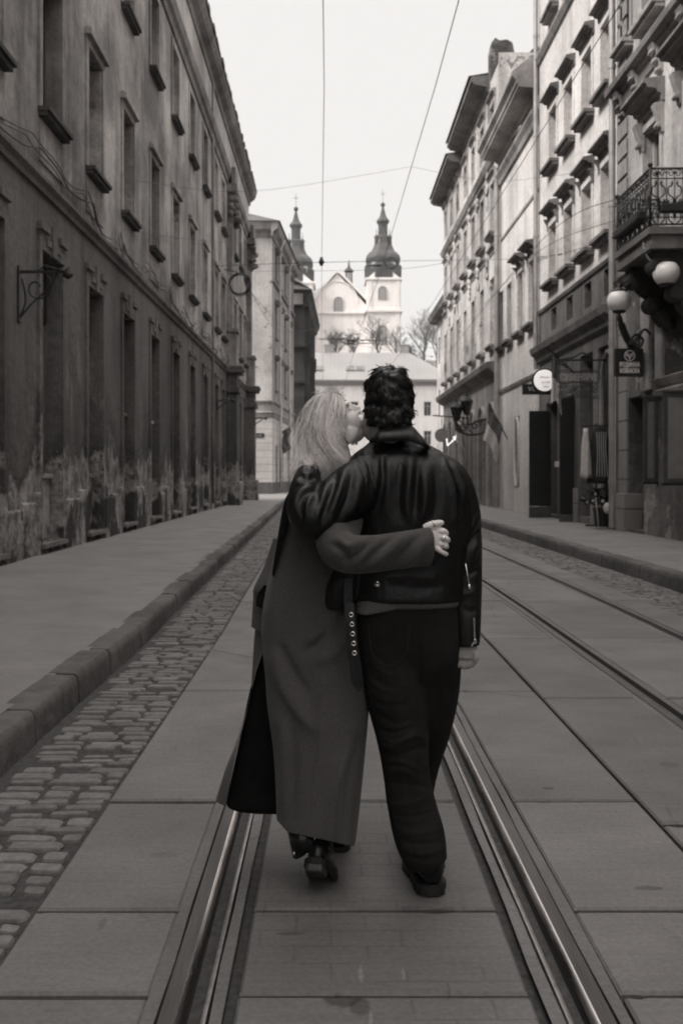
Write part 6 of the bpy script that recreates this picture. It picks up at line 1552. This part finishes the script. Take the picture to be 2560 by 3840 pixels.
def ringat(c, ax, r, t, nm, big=0):
    mb = MB(); ax = Vector(ax).normalized(); a = ax.orthogonal().normalized(); b = ax.cross(a); c = Vector(c)
    mb.tube([c+(a*math.cos(2*math.pi*i/20)+b*math.sin(2*math.pi*i/20))*r for i in range(21)], t, 6, False)
    if big: mb.ball(c+Vector((-.001, -r-.001, 0)), (.0055, .003, .0065), 10, 8)
    mb.build(nm, M['silver'], WOM, True)
ringat(P(994, 1204, 3.064), P(1000, 1202, 3.066)-P(988, 1206, 3.064), .012, .0026, 'finger_ring'); ringat(P(1019, 1236, 3.071), (1, .1, -.1), .0118, .0028, 'finger_ring', 1); ringat(P(1016, 1252, 3.071), (1, .1, -.1), .0108, .002, 'finger_ring')
# closed eye, brow
M['lash'] = m_plain('lash', 0.03, 0.6)
mb = MB(); q = [H(.0865, .02, -.009), H(.0855, .029, -.013), H(.08, .04, -.012), H(.074, .046, -.007)]; mb.tube([tuple(v) for v in crom([tuple(a) for a in q], 4)], .0016, 5)
for i in range(7):
    t = i/6; b = q[1].lerp(q[3], t); mb.tube([b, b+sx_*.004+fx*.006-ux*.004], [.0007, .0002], 3)
mb.build('eyelashes', M['lash'], WOM)
mb = MB(); q = [H(.094, .014, .017), H(.09, .03, .022), H(.08, .045, .018)]; mb.tube([tuple(v) for v in crom([tuple(a) for a in q], 4)], [.0016]*3+[.0024]*4+[.0012]*2, 5, True); mb.build('eyebrow', M['lash'], WOM)
mb = MB(); e0 = P(783, 993, 3.245); mb.tube([tuple(v) for v in crom([tuple(e0), tuple(e0+Vector((.006, -.006, -.006))), tuple(e0+Vector((.016, 0, -.026))), tuple(e0+Vector((.02, .006, -.032)))], 5)], [.0018]*5+[.003]*6+[.0036]*5, 8); mb.build('earring', M['silver'], WOM, True)
# blond hair
GD = [
    [(748, 903, 3.345), (718, 915, 3.36), (696, 950, 3.375), (684, 995, 3.38), (680, 1040, 3.31), (675, 1082, 3.24), (663, 1120, 3.2)],
    [(746, 903, 3.335), (720, 918, 3.32), (700, 958, 3.31), (690, 1005, 3.305), (689, 1046, 3.245), (685, 1078, 3.212), (672, 1108, 3.2)],
    [(749, 903, 3.33), (728, 922, 3.285), (711, 965, 3.262), (701, 1010, 3.255), (703, 1046, 3.225), (700, 1066, 3.2), (690, 1082, 3.185)],
    [(754, 902, 3.325), (740, 925, 3.265), (726, 968, 3.238), (719, 1012, 3.232), (725, 1046, 3.205), (724, 1066, 3.185), (716, 1080, 3.175)],
    [(760, 902, 3.325), (753, 926, 3.26), (743, 968, 3.23), (738, 1010, 3.224), (748, 1048, 3.215), (752, 1084, 3.21), (736, 1112, 3.215)],
    [(767, 903, 3.325), (765, 927, 3.262), (757, 966, 3.233), (751, 1005, 3.226), (762, 1042, 3.215), (770, 1068, 3.208), (752, 1098, 3.212)],
    [(774, 905, 3.325), (775, 930, 3.266), (769, 966, 3.238), (760, 1000, 3.228), (765, 1032, 3.218), (781, 1058, 3.205), (788, 1074, 3.205)],
    [(781, 907, 3.328), (784, 934, 3.272), (781, 964, 3.246), (771, 994, 3.232), (762, 1020, 3.224), (768, 1042, 3.215), (776, 1056, 3.21)],
    [(786, 910, 3.335), (791, 936, 3.282), (789, 964, 3.256), (783, 992, 3.24), (776, 1008, 3.238), (772, 1022, 3.236), (768, 1034, 3.236)]]
G = np.array([[tuple(P(*p)) for p in g] for g in GD])
AX = np.array([list(fx), list(sx_), list(ux)]); HCn = np.array(HC); SK = np.array((.0915, .078, .0925))
def outside(pts, k=1.0):
    e = (np.asarray(pts)-HCn)@AX.T; r = np.linalg.norm(e/SK, axis=1)
    f_ = np.where(r < k, k/np.maximum(r, 1e-6), 1.0)[:, None]
    return HCn+(e*f_)@AX
strands = []; rs_ = np.random.RandomState(9); nG = len(G)
# scalp locks from the parting back over the crown
for k in range(900):
    a0 = rs_.uniform(-.35, 1.0); part = np.array((.075*math.cos(a0*1.6+.15), rs_.normal()*.006, .0)); 
    th = rs_.uniform(1.0, 2.7); sg = 1 if rs_.rand() < .85 else -1; pts = []
    for i in range(12):
        t = i/11; ph = .12+t*1.55; tt = th+t*(.25 if th > 1 else .1)+.06*math.sin(t*6+th*9)
        loc = np.array((math.cos(tt)*math.cos(ph)*SK[0], sg*math.sin(ph)*SK[1], math.sin(tt)*math.cos(ph)*SK[2]))
        if sg*math.sin(ph) > .9: break
        pts.append(HCn+(loc*rs_.uniform(1.0, 1.004))@AX)
    if len(pts) > 4: strands.append((pts, rs_.uniform(.001, .0019), np.clip(.92+.2*math.sin(th*13)+rs_.normal()*.15, .35, 1.45)*.72))
for k in range(3600):
    u = rs_.beta(1.05, 1.05)*(nG-1); i = min(int(u), nG-2); t = u-i
    t2 = t; g = G[i]*(1-t2)+G[i+1]*t2
    lay = rs_.rand(); fr = rs_.uniform(.8, 1.0) if lay > .3 else rs_.uniform(.55, .85)
    clump = .8*math.sin(u*7.0)+.7*math.sin(u*17+1.0)+.4*math.sin(u*41)
    off = np.array((rs_.normal()*.0025, rs_.uniform(-.008, .014)-.0035*clump, rs_.normal()*.002))
    pts = np.array(crom(g, 4)); m = len(pts); cut = max(8, int(m*fr)); pts = pts[:cut]
    ts = np.linspace(0, 1, cut)[:, None]
    ph = math.floor(u*2.6)*2.1+u*.5+rs_.normal()*.16
    wav = np.concatenate([np.sin(ts*8.5+ph)*.017*ts**1.2+np.sin(ts*16+ph*2)*.004*ts, -np.cos(ts*8.5+ph)*.015*ts**1.3, 0*ts], 1)
    fly = rs_.normal(size=3)*np.array((.008, .005, .004))*(2.6 if rs_.rand() < .06 else 1)
    pts = pts+off*np.minimum(1, ts*4+.25)+wav+fly*ts**2
    pts = outside(pts, rs_.uniform(.95, 1.03))
    strands.append((list(pts), rs_.uniform(.0006, .0013), np.clip((.88+.3*clump+rs_.normal()*.16), .3, 1.5)))
for k in range(70):      # fine fly-aways on the crown
    u = rs_.uniform(0, nG-1); i = min(int(u), nG-2); g = G[i]*(1-u+i)+G[i+1]*(u-i); p = g[0]+np.array((rs_.normal()*.01, 0, -.002)); d = np.array((rs_.normal()*.5, -.2, .5+rs_.rand()*.4))
    strands.append(([p+d*.028*(q/5)+np.array((rs_.normal()*.0, 0, -.02*(q/5)**2)) for q in range(6)], .0006, 1.0))
def sheet(gs, th):
    """closed mass of hair under the locks"""
    mb = MB(); rows = [[Vector(p) for p in crom(g, 3)] for g in gs]; m = len(rows[0]); rings = []
    for i in range(m-4):
        front = [r[i]+Vector((0, .006, -.002)) for r in rows]; bk = [r[i]+Vector((.0, th*(.55+.45*math.sin(math.pi*j/(len(rows)-1))), -.004)) for j, r in enumerate(rows)]
        rings.append(front+bk[::-1])
    return mb.loft(rings)
cap = hblob((-.012, .0, .03), (.094, .08, .093))
# trim the cap so that it leaves the forehead and cheek free
cap = MB(); src = hblob((-.004, 0, .003), (.09, .076, .091), 36, 24)
def keep(v):
    d = Vector(v)-HC; return d.dot(fx) < .048-.35*(d.dot(ux)-.03) if d.dot(ux) > -.02 else d.dot(fx) < -.005
kf_ = [f for f in src.f if all(keep(src.v[i]) for i in f)]; cap.v = src.v; cap.f = kf_
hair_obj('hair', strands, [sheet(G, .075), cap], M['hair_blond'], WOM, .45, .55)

# coat
cf = [([(650, 1200), (640, 1300), (622, 1420)], 12, .006), ([(690, 1260), (672, 1380), (650, 1480)], 16, -.006), ([(760, 1420), (735, 1470), (705, 1495)], 10, -.014), ([(780, 1380), (752, 1440), (720, 1475)], 12, .012), ([(800, 1450), (770, 1500), (720, 1520)], 14, .008),
      ([(625, 1500), (650, 1570), (690, 1640), (730, 1680)], 16, .012), ([(640, 1480), (670, 1540), (710, 1600)], 12, -.010),
      ([(640, 1640), (655, 1740), (650, 1860)], 14, .008), ([(668, 1640), (672, 1740), (668, 1880)], 12, -.008), ([(826, 1700), (800, 1800), (790, 1930)], 13, -.012), ([(800, 1720), (770, 1820), (760, 1930)], 16, .010),
      ([(735, 1560), (728, 1650), (722, 1740), (705, 1890)], 3.2, -.005), ([(665, 1570), (650, 1640), (636, 1720)], 1.8, -.003), ([(705, 1130), (690, 1230), (672, 1330)], 10, -.006)]
ct = [trunk([(1112, 700, 800, 3.33, .06), (1130, 672, 825, 3.33, .09), (1160, 657, 838, 3.33, .115), (1220, 641, 842, 3.335, .13), (1300, 623, 840, 3.34, .135), (1380, 606, 838, 3.34, .14), (1450, 600, 838, 3.34, .145), (1500, 604, 840, 3.34, .148), (1560, 610, 844, 3.34, .152), (1620, 614, 847, 3.34, .158), (1720, 628, 839, 3.34, .165), (1820, 634, 829, 3.34, .17), (1890, 637, 821, 3.34, .17), (1912, 646, 818, 3.34, .168), (1930, 668, 816, 3.34, .16)], 44)]
def hem(V, N):
    k = V[:, 1]/2287.; dx = 759.5+V[:, 0]/k; dy = 1087.2-(V[:, 2]-CAMZ)/k
    lim = np.where(dx < 660, 1885+np.clip(dx-636, 0, 24)*1.12, 1912+(dx-660)*.213); over = np.clip(dy-lim, 0, None)
    V = V.copy(); V[:, 2] += over*k; return V
coat = solid(ct, 'coat', M['wool'], WOM, .006, 4, cf, hem, 1.5)
# sleeve with an open cuff
sf = [([(775, 1235), (800, 1255), (830, 1240)], 8, .008), ([(790, 1290), (820, 1275), (850, 1240)], 8, -.009), ([(760, 1250), (790, 1270), (800, 1300)], 8, -.007), ([(850, 1300), (885, 1270), (930, 1230)], 12, .009), ([(830, 1305), (870, 1265), (905, 1228)], 9, -.010), ([(890, 1305), (930, 1270), (965, 1225)], 10, -.008), ([(920, 1310), (950, 1280), (980, 1240)], 9, .006), ([(880, 1313), (940, 1306), (990, 1300)], 1.6, -.003)]
q = [(800, 1140, 3.24), (782, 1195, 3.17), (772, 1250, 3.085), (800, 1272, 3.045), (860, 1272, 3.03), (930, 1263, 3.035), (978, 1257, 3.055), (986, 1256, 3.058)]
slv = limb(q, [(.09, .07), (.085, .07), (.078, .062), (.069, .056), (.066, .05), (.068, .048), (.0735, .048), (.074, .047)], 24, 6, 1.0, None)
sleeve = solid([slv], 'sleeve', M['wool'], WOM, .005, 3, sf, None, 1.5)
mb = MB(); c = P(986.5, 1256, 3.058); mb.lathe([(.0, 0), (.9, 0), (.9, .002), (0, .002)], (0, 0, 0), 20, 'x'); mb.v = [(c.x+.004+v[0]-.12*v[2]*.06, c.y+v[1]*.04, c.z+v[2]*.064) for v in mb.v]; mb.build('cuff_lining', M['black_cloth'], WOM)
# dark lapel edge on her left shoulder
mb = MB(); a = crom([(672, 1122, 3.26), (655, 1150, 3.25), (643, 1210, 3.24), (633, 1270, 3.25), (624, 1320, 3.27)], 5); b = crom([(690, 1135, 3.22), (668, 1165, 3.21), (655, 1215, 3.2), (641, 1275, 3.21), (628, 1325, 3.24)], 5)
mb.loft([[P(*u), P(*v), P(*v)+Vector((0, .012, 0)), P(*u)+Vector((-.004, .03, 0))] for u, v in zip(a, b)]); mb.build('lapel', M['black_cloth'], coat, True)
# left front of the coat blown out, its dark inside, and the small upper flap
def panel(name, left, right, Yl, Yr, mat, parent, th=.008, bow=0.0):
    a, b = crom(left, 5), crom(right, 5); rings = []
    for k, (u, v) in enumerate(zip(a, b)):
        u, v = P(u[0], u[1], Yl), P(v[0], v[1], Yr); row = [u.lerp(v, j/5)+Vector((0, bow*math.sin(math.pi*j/5)+.006*math.sin(k*.5), 0)) for j in range(6)]
        rings.append(row+[r+Vector((0, th, 0)) for r in row[::-1]])
    return MB().loft(rings).build(name, M[mat], parent, True, auto=50)
panel('front_panel', [(606, 1400), (586, 1440), (574, 1600), (546, 1700), (520, 1760), (495, 1842)], [(625, 1400), (616, 1470), (592, 1530), (565, 1640), (540, 1740), (518, 1853)], 3.42, 3.36, 'wool', coat)
panel('front_panel', [(628, 1235), (606, 1300), (583, 1350), (581, 1373), (577, 1440)], [(640, 1240), (628, 1300), (612, 1350), (606, 1395), (600, 1452)], 3.42, 3.37, 'wool', coat)
skt = trunk([(1440, 612, 700, 3.42, .06), (1500, 596, 720, 3.43, .075), (1600, 570, 730, 3.44, .09), (1700, 550, 740, 3.45, .1), (1800, 528, 740, 3.46, .11), (1838, 519, 740, 3.46, .115), (1848, 524, 735, 3.46, .11)])
solid([skt], 'skirt', M['black_cloth'], WOM, .008, 3)
panel('flap_lining', [(606, 1345), (590, 1368), (588, 1392)], [(616, 1345), (612, 1372), (606, 1400)], 3.35, 3.35, 'black_cloth', coat)
# boots: right heel lifted at push-off, left foot ahead
sh, W_ = shoe('boot', (-.058, 3.185, 0), .18, R(40), WOM, .25, .047, .1)
mb = MB(); mb.tube([tuple(W_(.055, 0, .06)), tuple(W_(.05, 0, .12)), P(698, 1940, 3.3), P(694, 1880, 3.31)], [(.047, .05), (.052, .052), (.056, .056), (.058, .058)], 20); mb.build('boot_shaft', M['boot'], sh, True)
mb = MB(); mb.loft([[W_(t, u, h) for t, u in ((-.01, .024), (.015, .033), (.055, .034), (.055, -.034), (.015, -.033), (-.01, -.024))] for h in (-.026, .004)]); mb.build('heel', M['boot_heel'], sh, False, .006)
for sg in (-1, 1):
    mb = MB(); b0 = P(700, 1950, 3.3); mb.ball(b0+Vector((sg*.034, -.044, .0)), (.004, .003, .007), 8, 6); mb.build('buckle', M['silver'], sh, True)
sh2, W2 = shoe('boot', (.03, 3.62, 0), .05, 0, WOM, .25, .046, .1)
mb = MB(); mb.tube([tuple(W2(.05, 0, .06)), tuple(W2(.05, 0, .25))], [.047, .052], 16); mb.build('boot_shaft', M['boot'], sh2, True)
# ================================================================ camera, sky, sun
cam = bpy.data.cameras.new('camera'); co = bpy.data.objects.new('camera', cam); COL.objects.link(co)
co.location = (0, 0, CAMZ); co.rotation_euler = (R(90), 0, 0)
cam.sensor_fit = 'HORIZONTAL'; cam.sensor_width = 24; cam.lens = 35
cam.shift_x = 40/2560; cam.shift_y = -145/2560
cam.clip_start = 0.05; cam.clip_end = 3000
cam.dof.use_dof = True; cam.dof.focus_distance = 3.25; cam.dof.aperture_fstop = 6.3
SC.camera = co
EL, AZ = 44.0, -112.0        # sun over the left roofs, slightly behind the camera
w = bpy.data.worlds.new('World'); SC.world = w; w.use_nodes = True
nt = w.node_tree; bg = nt.nodes['Background']
sky = nt.nodes.new('ShaderNodeTexSky'); sky.sky_type = 'NISHITA'; sky.sun_disc = False
sky.sun_elevation = R(EL); sky.sun_rotation = R(AZ); sky.air_density = 1.0; sky.dust_density = 4.0
bw = nt.nodes.new('ShaderNodeRGBToBW'); nt.links.new(sky.outputs[0], bw.inputs[0])
mx = nt.nodes.new('ShaderNodeMix'); mx.data_type = 'FLOAT'; mx.inputs[0].default_value = 0.93; mx.inputs[3].default_value = 9.25
nt.links.new(bw.outputs[0], mx.inputs[2])
# overcast brightening toward the zenith
tcw = nt.nodes.new('ShaderNodeTexCoord'); spw = nt.nodes.new('ShaderNodeSeparateXYZ'); nt.links.new(tcw.outputs['Generated'], spw.inputs[0])
mrw = nt.nodes.new('ShaderNodeMapRange'); mrw.interpolation_type = 'SMOOTHSTEP'
for i, v in enumerate((0.42, 0.92, 1.0, 3.0)): mrw.inputs[i+1].default_value = v
nt.links.new(spw.outputs[2], mrw.inputs[0])
mz = nt.nodes.new('ShaderNodeMath'); mz.operation = 'MULTIPLY'; nt.links.new(mx.outputs[0], mz.inputs[0]); nt.links.new(mrw.outputs[0], mz.inputs[1])
cc = nt.nodes.new('ShaderNodeCombineColor')
for i, k in enumerate((1.025, 1.0, 0.982)):
    m_ = nt.nodes.new('ShaderNodeMath'); m_.operation = 'MULTIPLY'; m_.inputs[1].default_value = k
    nt.links.new(mz.outputs[0], m_.inputs[0]); nt.links.new(m_.outputs[0], cc.inputs[i])
nt.links.new(cc.outputs[0], bg.inputs['Color']); bg.inputs['Strength'].default_value = 0.1
sl_ = bpy.data.lights.new('sun', 'SUN'); sl_.energy = 4.2; sl_.angle = R(20); sl_.color = (1.0, .985, .96)
so = bpy.data.objects.new('sun', sl_); COL.objects.link(so)
# aim: light travels from the sun's place (rotation AZ measured from north toward east) down to the street
dv = Vector((math.sin(R(AZ))*math.cos(R(EL)), math.cos(R(AZ))*math.cos(R(EL)), math.sin(R(EL))))
so.rotation_euler = dv.to_track_quat('Z', 'Y').to_euler(); so.location = dv*60
SC.view_settings.view_transform = 'Standard'; SC.view_settings.look = 'None'
SC.view_settings.exposure = 0.0; SC.view_settings.gamma = 1.0
SC.render.engine = 'CYCLES'
SC.cycles.filter_width = 1.9; SC.cycles.max_bounces = 6; SC.cycles.diffuse_bounces = 3; SC.cycles.glossy_bounces = 3; SC.cycles.caustics_reflective = False; SC.cycles.caustics_refractive = False
